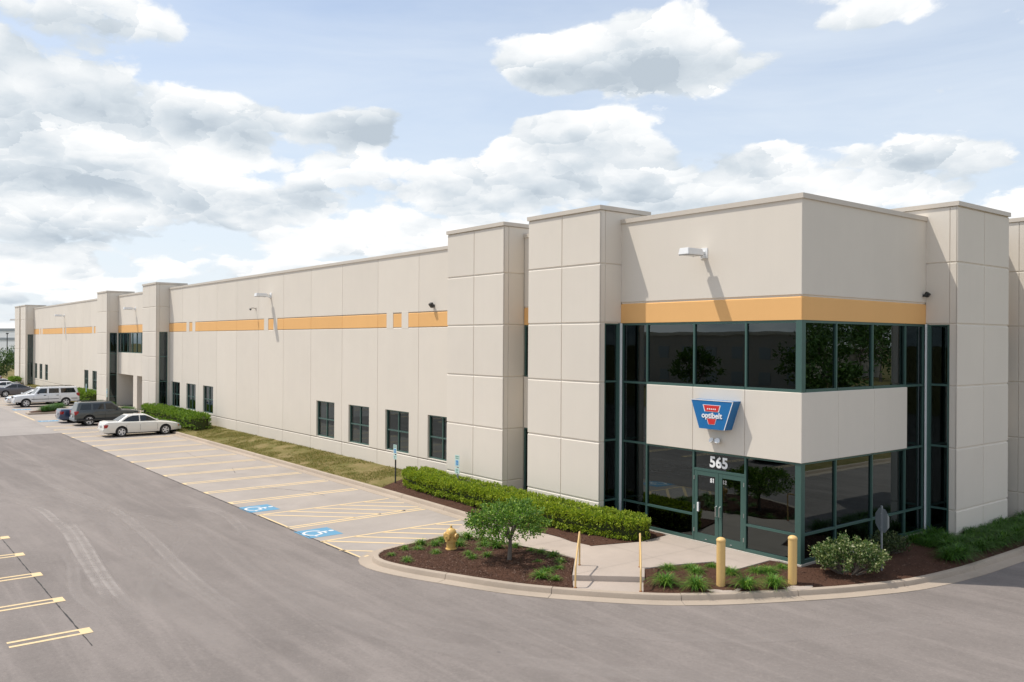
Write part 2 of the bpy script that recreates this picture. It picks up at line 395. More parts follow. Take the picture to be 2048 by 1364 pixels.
# storefront glazing
def storefront(T, verts, end, name):
    mb = MB(); w = 0.03
    a, b = -0.125, -0.02
    lo, hi = min(verts[0], end), max(verts[0], end)
    for k, u in enumerate(verts):
        if k < 2: tbox(mb, T, u - w, u + w, a, b, 0.02, 6.72)
        else:
            tbox(mb, T, u - w, u + w, a, b, 4.72, 6.72); tbox(mb, T, u - w, u + w, a, b, 0.02, 2.80)
    v0, v1 = verts[0], verts[1]
    A, B = min(v0, v1) + w, max(v0, v1) - w
    for z in (0.03, 0.77, 2.75, 4.72, 6.645): tbox(mb, T, A, B, a + .004, b - .004, z, z + 0.065)
    segs = list(zip(verts[1:], list(verts[2:]) + [end]))
    for k, (p, q) in enumerate(segs):
        l, h = min(p, q) + (w if 1 else 0), max(p, q) - (w if k < len(segs) - 1 else 0)
        tbox(mb, T, l, h, a + .004, b - .004, 6.645, 6.715); tbox(mb, T, l, h, a + .004, b + .012, 4.722, 4.80)
        door = (T is TL and k == 1)
        tbox(mb, T, l, h, a + .004, b - .004, 2.735, 2.798)
        if door: tbox(mb, T, l, h, a + .004, b - .004, 2.18, 2.25)
        else:
            tbox(mb, T, l, h, a + .004, b - .004, 0.77, 0.835); tbox(mb, T, l, h, a + .004, b - .004, 0.03, 0.115)
    fr = mb.build(name, M['frame'], bld)
    zz = [0.08, 0.80, 2.78, 4.75, 6.68]
    for z0, z1 in zip(zz[:-1], zz[1:]): pane(T, A - .01, B + .01, -0.075, z0 + .01, z1, fr)
    for k, (p, q) in enumerate(segs):
        l, h = min(p, q) + w - .01, max(p, q) - (w - .01 if k < len(segs) - 1 else -.01)
        pane(T, l, h, -0.075, 4.79, 6.66, fr)
        if T is TL and k == 1: pane(T, l, h, -0.075, 2.24, 2.745, fr, 'transom_pane')
        else: pane(T, l, h, -0.075, 0.83, 2.745, fr); pane(T, l, h, -0.075, 0.10, 0.78, fr)
    return fr
sfL = storefront(TL, (-6.80, -5.70, -3.76, -1.85), -0.19, 'storefront')
sfR = storefront(TR, (6.93, 5.74, 3.76, 1.775), 0.19, 'storefront')
mb = MB()
for z0, z1 in ((0.02, 2.80), (4.715, 6.715)): mb.box(-0.19, -0.004, 0.004, 0.19, z0, z1)
mb.build('corner_post', M['frame'], bld)
mb = MB(); mb.box(-6.85, 0.03, -0.03, 0.25, -0.30, 0.022); mb.box(-0.25, 0.03, 0.25, 6.98, -0.30, 0.022); mb.build('sill_kerb', simple('sill_concrete', (0.50, 0.46, 0.40), 0.8, 0, .3, .1, 4), bld)
# white corner trims where the glass meets the pilasters
MB().box(-6.858, -6.775, -0.045, -0.018, -0.05, 6.715).build('corner_trim', M['white'], bld)
MB().box(0.018, 0.045, 6.905, 6.988, -0.05, 6.715).build('corner_trim', M['white'], bld)

# entrance doors
def door_leaf(x0, x1, hinge_left):
    mb = MB(); y0, y1 = 0.03, 0.085
    mb.box(x0, x0 + .12, y0, y1, 0.04, 2.175); mb.box(x1 - .12, x1, y0, y1, 0.04, 2.175)
    mb.box(x0 + .12, x1 - .12, y0 + .003, y1 - .003, 0.04, 0.27); mb.box(x0 + .12, x1 - .12, y0 + .003, y1 - .003, 2.04, 2.175)
    d = mb.build('door', M['frame'], bld)
    MB().box(x0 + .11, x1 - .11, 0.052, 0.062, 0.26, 2.05).build('pane', M['glass'], d)
    hx = x1 - .06 if hinge_left else x0 + .06
    h = MB(); h.tube([(hx, y0, 0.86), (hx, y0 - .06, 0.88), (hx, y0 - .06, 1.16), (hx, y0, 1.18)], 0.016, 8); h.build('pull_handle', M['steel'], d, 40)
    MB().tube([(x0 + .13, 0.13, 1.02), (x1 - .13, 0.13, 1.02)], 0.018, 8).build('push_bar', M['steel'], d, 40)
    sx = x0 if hinge_left else x1
    for z in (0.35, 1.05, 1.95): MB().tube([(sx, y0 - .012, z - .06), (sx, y0 - .012, z + .06)], 0.014, 8).build('hinge', M['steel'], d, 40)
    MB().bbox((x0 + x1) / 2 - .03, (x0 + x1) / 2 + .03, y0 - .01, y0 + .006, 0.10, 0.125, .006).build('kick_stop', M['steel'], d)
    return d
d1 = door_leaf(-3.72, -2.812, True); d2 = door_leaf(-2.798, -1.89, False)
MB().bbox(-3.60, -3.54, -0.0, 0.045, 0.92, 1.20, .015).build('push_plate', M['white'], d1)
m_vinyl = simple('white_vinyl', (0.86, 0.86, 0.85), 0.5)
m_ghost = simple('ghost_reflection', (0.30, 0.30, 0.30), 0.5)
def lettering(txt, size, bold, loc, m, parent, rot=(R(90), 0, 0), name='lettering', sc=(1, 1, 1), depth=.004):
    me = text_mesh(txt, size, bold, depth); me.materials.append(m)
    o = inst(name, me, parent, loc, rot, sc); return o
lettering('565', 0.445, 0.014, (-2.825, 0.060, 2.335), m_vinyl, sfL, name='street_number', sc=(1.02, 1, 1))
lettering('S1', 0.165, 0.007, (-3.045, 0.044, 1.865), m_vinyl, d1)
lettering('S1', 0.165, 0.004, (-2.60, 0.046, 1.865), m_ghost, d2, sc=(-1, 1, 1))  # mirror reflection of the lettering, painted as faint grey letters

# glazed recesses and the long walls
def recess(u0, u1, T=TL, lower=True):
    mb = MB(); tbox(mb, T, u0, u1, -0.35, -0.03, 6.73, 10.05); w = mb.build('recess_wall', M['wall'], bld)
    F = face(T, 0.0)
    panel(F, u0, u1, 7.39, 10.06, w, gap=(0, 0, .012, 0), ch=(0, 0, .024, 0))
    panel(F, u0, u1, 6.715, 7.39, w, 'orange', gap=(0, 0, 0, .010), ch=(0, 0, .004, .026), name='band')
    mb = MB(); tbox(mb, T, u0, u1, -0.3, -0.004, 2.80, 4.74); mb.build('spandrel', M['wall'], w)
    mb = MB(); tbox(mb, T, u0 - .0, u1 + .0, -0.38, 0.045, 10.05, 10.19); mb.build('coping', M['cap'], w)
    mb = MB()
    for z0, z1 in ((4.745, 6.715), (0.0, 2.795)):
        tbox(mb, T, u0, u0 + .06, -.13, -.03, z0, z1); tbox(mb, T, u1 - .06, u1, -.13, -.03, z0, z1)
        tbox(mb, T, u0 + .06, u1 - .06, -.13, -.03, z0, z0 + .06); tbox(mb, T, u0 + .06, u1 - .06, -.13, -.03, z1 - .06, z1)
    f = mb.build('recess_window', M['frame'], w)
    for z0, z1 in ((4.80, 6.66), (0.05, 2.74)): pane(T, u0 + .05, u1 - .05, -.075, z0, z1, f)
recess(-12.0, -10.58); recess(10.8, 12.24, TR)

WIN_H = {}
def wall_run(joints, windows, bands, base, T=TL):
    """row of precast panels between the joints; windows: list of (u0,u1,z0,z1); bands: (u0,u1,small?)"""
    lo, hi = joints[0], joints[-1]
    mb = MB()
    for j in joints[1:-1]: tbox(mb, T, j - .08, j + .08, -0.12, -0.016, base, 10.05)
    for z in (0.83, 6.715, 7.39):
        segs = [lo]
        for w in sorted(windows):
            if w[2] - .15 < z < w[3] + .1: segs += [w[0] - .02, w[1] + .02]
        segs.append(hi)
        for a, b in zip(segs[::2], segs[1::2]): tbox(mb, T, a, b, -0.13, -0.026, z - .1, z + .1)
    wl = mb.build('wall_run', M['joint'], bld)
    F = face(T, 0.0)
    for a, b in zip(joints[:-1], joints[1:]):
        hole = [w for w in windows if a < (w[0] + w[1]) / 2 < b]
        v = .006
        panel(F, a, b, base, 0.83, wl, gap=(v, v, 0, .008), ch=(.008, .008, 0, .048), d=.2)
        panel(F, a, b, 0.83, 6.715, wl, gap=(v, v, .010, .006), ch=(.008, .008, .014, .036), d=.2, hole=hole[0] if hole else None)
        panel(F, a, b, 7.39, 10.06, wl, gap=(v, v, .008, 0), ch=(.008, .008, .022, 0), d=.2)
    for (a, b, small) in bands:
        cuts = [a] + [j for j in joints if a + .05 < j < b - .05] + [b]
        for p, q in zip(cuts[:-1], cuts[1:]):
            g0 = 0.0 if p == a else .006; g1 = 0.0 if q == b else .006
            panel(F, p, q, 6.715, 7.39, wl, 'orange', gap=(g0, g1, .006, .010), ch=(.005, .005, .012, .040), d=.2, name='band', proud=-.012 if small else 0.0)
    # plain piers that interrupt the band
    edges = sorted(bands)
    for (a0, a1, _), (b0, b1, _) in zip(edges[:-1], edges[1:]):
        if b0 - a1 > .05: panel(F, a1, b0, 6.66, 7.445, wl, gap=(0, 0, 0, 0), ch=(.008, .008, .004, .004), d=.2, proud=.004, name='band_pier')
    mb = MB()
    for (a, b, small) in bands:
        if small:
            pass
    mb = MB(); tbox(mb, T, lo, hi, -0.38, 0.045, 10.05, 10.19); mb.build('coping', M['cap'], wl)
    for w in windows:
        mb = MB(); n0, n1 = -0.19, -0.09; t = .06
        tbox(mb, T, w[0], w[0] + t, n0, n1, w[2], w[3]); tbox(mb, T, w[1] - t, w[1], n0, n1, w[2], w[3])
        tbox(mb, T, w[0] + t, w[1] - t, n0, n1, w[2], w[2] + t); tbox(mb, T, w[0] + t, w[1] - t, n0, n1, w[3] - t, w[3])
        uc, zc = (w[0] + w[1]) / 2, (w[2] + w[3]) / 2
        tbox(mb, T, uc - .03, uc + .03, n0, n1 - .005, w[2] + t, w[3] - t)
        tbox(mb, T, w[0] + t, uc - .03, n0, n1 - .003, zc - .03, zc + .03); tbox(mb, T, uc + .03, w[1] - t, n0, n1 - .003, zc - .03, zc + .03)
        wn = mb.build('window', M['frame'], bld)
        for p, q in ((w[0] + .05, uc - .02), (uc + .02, w[1] - .05)):
            for r0, r1 in ((w[2] + .05, zc - .02), (zc + .02, w[3] - .05)): pane(T, p, q, -0.14, r0, r1, wn)
        mb = MB()                                                   # half-closed blind behind the glass
        if random.random() < .6:
            top = w[3] - .06; n = int(rnd(6, 18))
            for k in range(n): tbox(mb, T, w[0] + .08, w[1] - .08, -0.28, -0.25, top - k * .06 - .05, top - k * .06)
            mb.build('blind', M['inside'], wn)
    return wl
jA = [-56.18] + [-19.54 - 3.711 * k for k in range(9, -1, -1)] + [-15.79]
wA = [(-29.93 - 0.0, -27.79, .89, 2.81), (-26.21, -24.06, .89, 2.81), (-22.48, -20.34, .89, 2.81), (-18.75, -16.62, .89, 2.81), (-55.56, -53.47, .93, 2.84), (-51.92, -49.83, .93, 2.84), (-48.26, -46.18, .93, 2.84)]
bA = [(-56.18, -51.99, 0), (-51.35, -50.65, 1), (-49.99, -37.26, 0), (-36.63, -35.82, 1), (-35.26, -22.41, 0), (-21.80, -21.03, 1), (-20.43, -15.79, 0)]
wall_run(jA, wA, bA, -0.3)
jB = [-113.98] + [-110.9 + 3.56 * k for k in range(0, 10)] + [-75.25]
wB = [(-113.5, -111.7, 1.0, 2.95), (-110.1, -108.2, 1.0, 2.95), (-106.5, -104.6, 1.0, 2.95), (-85.2, -83.3, .97, 2.9), (-81.6, -79.7, .97, 2.9)]
bB = [(-113.98, -110.4, 0), (-109.7, -109.0, 1), (-108.2, -96.1, 0), (-95.5, -94.8, 1), (-94.2, -81.75, 0), (-81.05, -80.34, 1), (-79.7, -75.25, 0)]
wall_run(jB, wB, bB, -0.3)
wall_run([16.05, 19.7, 23.4, 27.1, 30.8, 40.0], [], [(16.05, 40.0, 0)], -0.3, TR)
# far end bay beyond the last pilasters
mb = MB(); mb.box(-129.0, -122.4, 0.0, 0.3, -0.3, 10.05); mb.build('end_bay', M['wall'], bld)
mb = MB(); mb.box(-118.8, -117.65, 0.0, 0.3, -0.3, 10.05); mb.build('end_recess', M['wall'], bld)
# second entrance: canopy wall with a pair of piers, deep porch behind
mb = MB(); mb.box(-71.5, -59.95, 0.03, 0.34, 6.73, 10.05); pt = mb.build('portal_wall', M['wall'], bld)
F = face(TL, 0.0)
for a, b in ((-71.5, -65.82), (-65.82, -59.95)):
    panel(F, a, b, 7.39, 10.06, pt, gap=(0, .006, .010, 0), ch=(.004, .008, .022, 0))
    panel(F, a, b, 6.715, 7.39, pt, 'orange', gap=(0, .006, 0, .010), ch=(0, .006, .004, .024), name='band')
mb = MB(); mb.box(-71.5, -59.95, -0.045, 0.38, 10.05, 10.19); mb.build('coping', M['cap'], pt)
for a, b in ((-71.5, -70.1), (-70.1, -67.9), (-67.9, -65.8), (-65.8, -63.8), (-63.8, -61.8), (-61.8, -59.95)):
    panel(F, a, b, 2.93, 4.90, pt, gap=(.006, .006, 0, 0), ch=(.008, .008, .006, .010), d=.3, name='spandrel_panel')
mb = MB(); mb.box(-71.5, -59.95, 0.31, 2.6, 2.93, 3.10); mb.build('porch_soffit', M['wall'], pt)
mb = MB()
for x in (-71.47, -69.9, -68.4, -66.9, -65.5, -64.0, -62.0, -60.0): mb.box(x - .03, x + .03, 0.02, 0.12, 4.90, 6.72)
for z in (4.90, 6.65): mb.box(-71.5, -59.95, 0.024, 0.116, z, z + .065)
pf = mb.build('portal_window', M['frame'], bld)
xs = [-71.47, -69.9, -68.4, -66.9, -65.5, -64.0, -62.0, -60.0]
for a, b in zip(xs[:-1], xs[1:]): MB().box(a + .02, b - .02, 0.07, 0.082, 4.95, 6.66).build('pane', M['glass'], pf)
mb = MB(); mb.box(-66.4, -65.2, 0.0, 1.2, -0.3, 2.93); mb.build('porch_pier', M['wall'], bld)
MB().box(-71.9, -71.52, 0.0, 2.6, -0.3, 2.93).build('porch_wall', M['wall'], bld); MB().box(-61.2, -60.0, 0.0, 2.6, -0.3, 2.93).build('porch_wall', M['wall'], bld)
mb = MB()
for x in (-71.5, -70.1, -69.15, -68.2, -66.9, -65.5, -63.5, -61.2): mb.box(x - .03, x + .03, 2.5, 2.6, -0.05, 2.93)
mb.box(-71.5, -61.2, 2.502, 2.598, 2.15, 2.22); pd = mb.build('porch_glazing', M['frame'], bld)
MB().box(-71.45, -61.25, 2.55, 2.562, -0.05, 2.93).build('pane', M['glass'], pd)
# roof, floors and rear walls
mb = MB(); mb.box(-129, -0.33, 0.36, 61, 9.45, 9.55); mb.build('roof_deck', M['roof'], bld)
mb = MB(); mb.box(-129, -0.3, 0.2, 61, -0.25, -0.02); mb.box(-129, -128.7, 0.3, 61, 0, 10); mb.box(-129, 0, 61, 61.3, 0, 10); mb.box(-0.3, 0, 40.0, 61, 0, 10); mb.build('shell', M['insidefloor'], bld)
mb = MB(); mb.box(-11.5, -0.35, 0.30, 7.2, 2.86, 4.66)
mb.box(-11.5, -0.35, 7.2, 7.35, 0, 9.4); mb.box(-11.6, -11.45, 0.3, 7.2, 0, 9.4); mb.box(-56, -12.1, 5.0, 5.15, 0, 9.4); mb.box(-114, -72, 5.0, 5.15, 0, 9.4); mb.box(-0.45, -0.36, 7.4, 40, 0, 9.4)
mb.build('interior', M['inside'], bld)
mb = MB()
for x, y in ((-5.0, 0.9), (-1.1, 5.6), (-3.0, 3.2)): mb.box(x - .2, x + .2, y - .2, y + .2, 0, 9.4)
mb.box(-11.4, -0.4, 0.40, 7.1, 6.74, 6.80)
mb.build('interior_column', simple('interior_plaster', (0.55, 0.53, 0.50), .7), bld)
# small rooftop plant edges seen above the coping
mb = MB(); mb.bbox(-40.2, -37.4, 1.6, 3.2, 9.55, 10.42, .03); mb.build('roof_hatch', M['roof'], bld)
# ------------------------------------------------------------------ ground materials
def asphalt_mat(name, col, marks=True):
    m, N, b = mat(name)
    b.inputs['Roughness'].default_value = 0.86; b.inputs['Specular IOR Level'].default_value = 0.3
    g = N.new('ShaderNodeNewGeometry').outputs['Position']
    x, y, z = N.sep(g)
    blot = N.noise(g, 0.16, 5, 0.6); mid = N.noise(g, 1.3, 5, 0.65); fine = N.noise(g, 38, 4, 0.75)
    f = N.m('ADD', N.m('MULTIPLY', blot, 0.50), N.m('ADD', N.m('MULTIPLY', mid, 0.22), N.m('MULTIPLY', fine, 0.28)))
    c = N.mix(N.rng(f, 0.32, 0.68), tuple(k * 0.78 for k in col), tuple(k * 1.20 for k in col))
    spk = N.noise(g, 95, 2, 0.6)
    c = N.mix(N.rng(spk, 0.60, 0.72, 0, 0.30), c, tuple(min(1, k * 1.9) for k in col))
    c = N.mix(N.rng(spk, 0.42, 0.30, 0, 0.35), c, tuple(k * 0.45 for k in col))
    if marks:
        # long faint sweep marks that follow the drive
        sw = N.noise(N.vm('MULTIPLY', g, (0.10, 1.1, 1)), 1.0, 5, 0.62, 0.8)
        c = N.mix(N.rng(sw, 0.48, 0.68, 0, 0.50), c, tuple(min(1, k * 1.45) for k in col))
        c = N.mix(N.rng(sw, 0.47, 0.32, 0, 0.30), c, tuple(k * 0.72 for k in col))
        grit = N.noise(g, 13, 4, 0.8)
        c = N.mix(N.rng(grit, 0.55, 0.72, 0, 0.42), c, tuple(min(1, k * 1.6) for k in col))
        c = N.mix(N.rng(grit, 0.45, 0.29, 0, 0.42), c, tuple(k * 0.55 for k in col))
        stain = N.rng(N.noise(N.vm('MULTIPLY', g, (0.5, 0.9, 1)), 0.7, 4, 0.6), 0.62, 0.75, 0, 0.22)
        c = N.mix(stain, c, (0.105, 0.088, 0.080))
    N.put(b.inputs['Base Color'], c)
    bp = N.new('ShaderNodeBump'); bp.inputs['Strength'].default_value = 0.35; bp.inputs['Distance'].default_value = 0.006
    N.put(bp.inputs['Height'], N.noise(g, 70, 4, 0.7)); N.nt.links.new(bp.outputs[0], b.inputs['Normal'])
    return m
M['asphalt'] = asphalt_mat('asphalt', (0.201, 0.174, 0.158))
M['asphalt2'] = asphalt_mat('asphalt_old', (0.195, 0.171, 0.160), False)
M['oldpave'] = asphalt_mat('weathered_pavement', (0.325, 0.292, 0.268), False)
def concrete_mat(name, col, stain=0.25):
    m, N, b = mat(name)
    b.inputs['Roughness'].default_value = 0.82; b.inputs['Specular IOR Level'].default_value = 0.3
    g = N.new('ShaderNodeNewGeometry').outputs['Position']
    blot = N.noise(g, 0.5, 6, 0.65); fine = N.noise(g, 30, 4, 0.7)
    f = N.m('ADD', N.m('MULTIPLY', blot, 0.65), N.m('MULTIPLY', fine, 0.35))
    c = N.mix(N.rng(f, 0.33, 0.67), tuple(k * 0.84 for k in col), tuple(k * 1.10 for k in col))
    s = N.rng(N.noise(N.vm('MULTIPLY', g, (0.55, 0.28, 1)), 1.2, 5, 0.7, 0.4), 0.56, 0.76, 0, stain)
    c = N.mix(s, c, tuple(k * 0.55 for k in col))
    N.put(b.inputs['Base Color'], c)
    bp = N.new('ShaderNodeBump'); bp.inputs['Strength'].default_value = 0.25; bp.inputs['Distance'].default_value = 0.005
    N.put(bp.inputs['Height'], N.noise(g, 60, 4, 0.7)); N.nt.links.new(bp.outputs[0], b.inputs['Normal'])
    return m
M['parkconc'] = concrete_mat('parking_concrete', (0.358, 0.316, 0.282), 0.32)
M['walk'] = concrete_mat('walkway_concrete', (0.425, 0.355, 0.30), 0.12)
M['kerb'] = concrete_mat('kerb_concrete', (0.405, 0.332, 0.262), 0.32)
def paint_mat(name, col, under, wear=0.55):
    m, N, b = mat(name); b.inputs['Roughness'].default_value = 0.7; b.inputs['Specular IOR Level'].default_value = .3
    g = N.new('ShaderNodeNewGeometry').outputs['Position']
    n = N.noise(g, 14, 5, 0.75); n2 = N.noise(g, 0.9, 3, 0.6)
    f = N.rng(N.m('ADD', N.m('MULTIPLY', n, 0.6), N.m('MULTIPLY', n2, 0.4)), 0.56, 0.68, 0, wear)
    N.put(b.inputs['Base Color'], N.mix(f, col, under))
    return m
M['yellow'] = paint_mat('yellow_paint', (0.70, 0.53, 0.30), (0.34, 0.30, 0.27), .75)
M['blue'] = paint_mat('blue_paint', (0.115, 0.285, 0.43), (0.33, 0.30, 0.27), 0.55)
M['whitepaint'] = paint_mat('white_paint', (0.62, 0.63, 0.63), (0.20, 0.32, 0.42), 0.35)
M['crack'] = simple('tar_crack', (0.035, 0.032, 0.030), 0.8)
m, N, b = mat('bark_mulch'); M['mulch'] = m
b.inputs['Roughness'].default_value = 0.95; b.inputs['Specular IOR Level'].default_value = 0.15
g = N.new('ShaderNodeNewGeometry').outputs['Position']
n1 = N.noise(g, 55, 4, 0.8); n2 = N.noise(g, 2.0, 4, 0.6)
N.put(b.inputs['Base Color'], N.mix(N.rng(N.m('ADD', N.m('MULTIPLY', n1, .7), N.m('MULTIPLY', n2, .3)), .3, .7), (0.036, 0.018, 0.011), (0.125, 0.062, 0.040)))
bp = N.new('ShaderNodeBump'); bp.inputs['Strength'].default_value = 1.0; bp.inputs['Distance'].default_value = 0.02
N.put(bp.inputs['Height'], n1); N.nt.links.new(bp.outputs[0], b.inputs['Normal'])
m, N, b = mat('mulch_chip'); M['chip'] = m
b.inputs['Roughness'].default_value = 0.9; b.inputs['Specular IOR Level'].default_value = 0.15
ri = N.new('ShaderNodeNewGeometry').outputs['Random Per Island']
N.put(b.inputs['Base Color'], N.ramp(ri, [(0, (0.030, 0.016, 0.011)), (.45, (0.085, 0.045, 0.031)), (.85, (0.14, 0.080, 0.058)), (1, (0.30, 0.21, 0.16))]))
m, N, b = mat('turf'); M['turf'] = m
b.inputs['Roughness'].default_value = 0.95; b.inputs['Specular IOR Level'].default_value = 0.1
g = N.new('ShaderNodeNewGeometry').outputs['Position']
n1 = N.noise(g, 0.8, 5, 0.65); n2 = N.noise(g, 9, 4, 0.7)
N.put(b.inputs['Base Color'], N.ramp(N.m('ADD', N.m('MULTIPLY', n1, .55), N.m('MULTIPLY', n2, .45)), [(.34, (0.10, 0.11, 0.028)), (.48, (0.165, 0.14, 0.052)), (.60, (0.24, 0.185, 0.09)), (.74, (0.155, 0.118, 0.06))]))

# ------------------------------------------------------------------ ground sheets
AZ = -0.28
def sheet(name, x0, x1, y0, y1, z, m): return MB().quad((x0, y0, z), (x1, y0, z), (x1, y1, z), (x0, y1, z)).build(name, M[m], kind='structure')
sheet('ground', -1500, 1500, -1500, 1500, -0.34, 'turf')
lot = sheet('asphalt_lot', -51.0, 70.0, -62.0, 60.0, AZ, 'asphalt')
sheet('old_pavement', -230.0, -50.9, -62.0, 1.0, AZ - .004, 'oldpave')
row = sheet('stall_row_pavement', -50.8, 12.0, -40.0, -16.52, AZ + .004, 'asphalt')
strip = sheet('parking_concrete', -110.0, -8.93, -8.62, -2.75, AZ + .004, 'parkconc')

def mark(poly, z, m, parent, name): return MB().add([(p[0], p[1], z) for p in poly], [tuple(range(len(poly)))]).build(name, M[m], parent)
def line(a, b, w, z, m='yellow', parent=None, name='parking_stripe'):
    a, b = Vector(a), Vector(b); t = (b - a).normalized(); n = Vector((-t.y, t.x)) * w / 2
    return mark([a + n, a - n, b - n, b + n], z, m, parent, name)
def rough_strip(pts, w, z, parent, name='crack', m='crack', jit=.03, step=.15):
    P = []; 
    for a, b in zip(pts[:-1], pts[1:]):
        a, b = Vector(a), Vector(b); k = max(1, int((b - a).length / step)); nn = Vector((-(b - a).y, (b - a).x)).normalized()
        for i in range(k): P.append(a.lerp(b, i / k) + nn * rnd(-jit, jit))
    P.append(Vector(pts[-1])); mb = MB(); vs = []
    for i, p in enumerate(P):
        t = (P[min(i + 1, len(P) - 1)] - P[max(0, i - 1)]).normalized(); n = Vector((-t.y, t.x)); q = w * rnd(.4, 1.3) / 2
        vs += [(p.x + n.x * q, p.y + n.y * q, z), (p.x - n.x * q, p.y - n.y * q, z)]
    mb.add(vs, [(2 * i, 2 * i + 1, 2 * i + 3, 2 * i + 2) for i in range(len(P) - 1)])
    return mb.build(name, M[m], parent)
SZ = AZ + .008
# near row: double lines closed by a bar at the drive side
def hairpin(x, y0, y1, z, parent, sgn=1):
    mb = MB(); w = .125; h = .165
    for s in (-1, 1): mb.quad((x + s * h - w / 2, y0, z), (x + s * h + w / 2, y0, z), (x + s * h + w / 2, y1, z), (x + s * h - w / 2, y1, z))
    ye = y0 + (.14 if sgn > 0 else -.36)
    mb.quad((x - h + w / 2, min(y0, ye), z), (x + h - w / 2, min(y0, ye), z), (x + h - w / 2, max(y0, ye), z), (x - h + w / 2, max(y0, ye), z))
    return mb.build('parking_stripe', M['yellow'], parent)
for k in range(14): hairpin(-19.50 - 2.815 * k, -8.62, -3.12, SZ, strip)
for k in range(8): hairpin(-80.4 - 2.815 * k, -8.62, -3.12, SZ, strip)
# striped access aisles
for (xa, xb, y1, dbl) in ((-16.66, -14.10, -3.15, True), (-11.52, -8.98, -3.20, False)):
    line((xa, -8.66), (xa - .05, y1), .11, SZ, parent=strip)
    if dbl:
        line((xb, -8.66), (xb - .15, y1), .11, SZ, parent=strip); line((xb + .24, -8.66), (xb + .12, y1), .11, SZ, parent=strip)
    line((xa, -8.58), (xb, -8.58), .075, SZ, parent=strip)
    y = -8.5
    for k in range(7):
        e = xb - .1 if dbl else min(xb, -9.35)
        y2 = y + (e - xa) * 1.02
        if y2 > y1: e = xa + (y1 - y) / 1.02; y2 = y1
        if e - xa > .4: line((xa + .03, y), (e, y2), .12, SZ, parent=strip)
        y += 1.05
    if not dbl:
        line((-10.15, -8.68), (-9.40, -7.9), .10, SZ, parent=strip)
        line((-9.00, -8.56), (-9.05, -8.30), .10, SZ, parent=strip)
line((-72.1, -8.3), (-62.2, -8.35), .12, SZ, parent=strip)
for k in range(4): line((-66.5 + k * 1.1, -8.2), (-65.0 + k * 1.1, -5.2), .10, SZ, parent=strip)
# wheelchair symbols
def stroke(pts, w):
    pts = [Vector(p) for p in pts]; vs = []
    for i, p in enumerate(pts):
        t = (pts[min(i + 1, len(pts) - 1)] - pts[max(0, i - 1)]).normalized(); n = Vector((-t.y, t.x)) * w / 2
        vs += [p + n, p - n]
    return vs, [(2 * i, 2 * i + 1, 2 * i + 3, 2 * i + 2) for i in range(len(pts) - 1)]
def isa_mesh():
    mb = MB()
    def put(vs, fs): mb.add([(v.x, v.y, 0) for v in vs], fs)
    put(*stroke([(-.02 + .29 * math.cos(R(a)), -.14 + .29 * math.sin(R(a))) for a in range(118, 345, 12)], .085))
    put([Vector((-.04 + .085 * math.cos(R(a)), .43 + .085 * math.sin(R(a)))) for a in range(0, 360, 30)], [tuple(range(12))])
    put(*stroke([(-.04, .30), (-.02, .02)], .10)); put(*stroke([(-.03, .18), (.17, .18)], .07))
    put(*stroke([(-.06, .02), (.20, .02), (.30, -.26), (.42, -.22)], .085))
    me = bpy.data.meshes.new('wheelchair_symbol'); me.from_pydata(mb.v, [], mb.f); me.materials.append(M['whitepaint']); return me
ISA = isa_mesh()
for (x0, x1, y0, y1) in ((-18.45, -17.22, -8.70, -7.52), (-13.32, -12.10, -8.74, -7.54), (-61.6, -60.4, -8.3, -6.9), (-75.0, -73.8, -8.1, -6.7)):
    b_ = mark([(x0, y0), (x1, y0), (x1, y1), (x0, y1)], SZ, 'blue', strip, 'blue_pad')
    inst('wheelchair_symbol', ISA, b_, ((x0 + x1) / 2, (y0 + y1) / 2, SZ + .004), (0, 0, 0), 1.12)
rough_strip([(-22.6, -6.4), (-20.2, -5.0), (-18.9, -4.9)], .03, SZ - .002, strip)
rough_strip([(-28.5, -5.2), (-26.9, -5.6)], .025, SZ - .002, strip)
rough_strip([(-36.5, -5.0), (-33.4, -5.3), (-31.5, -5.1)], .022, SZ - .002, strip)
# far row across the drive, with the tarred seam
for k, x in enumerate((-18.05, -15.32, -12.60, -9.76, -6.93)):
    mb = MB(); w = .11; h = .15; z = AZ + .008
    y0 = -22.0 if k < 4 else -17.87
    for s in (-1, 1): mb.quad((x + s * h - w / 2, y0, z), (x + s * h + w / 2, y0, z), (x + s * h + w / 2, -16.52, z), (x + s * h - w / 2, -16.52, z))
    mb.quad((x - h - w / 2, -16.52, z), (x + h + w / 2, -16.52, z), (x + h + w / 2, -16.28, z), (x - h - w / 2, -16.28, z))
    mb.build('parking_stripe', M['yellow'], row)
for k in range(1, 22): hairpin(-18.05 - 2.78 * k, -16.4, -22.0, AZ + .008, row, -1)
rough_strip([(-50.0, -16.52), (-5.86, -16.50)], .032, AZ + .0065, row, 'tar_seam', jit=.006)
rough_strip([(-51.0, -8.64), (-9.2, -8.66)], .035, AZ + .010, lot, 'tar_seam', jit=.02)
rough_strip([(-50.95, -30.0), (-50.95, -8.7)], .10, AZ + .002, lot, 'tar_seam', jit=.03)
mb = MB()

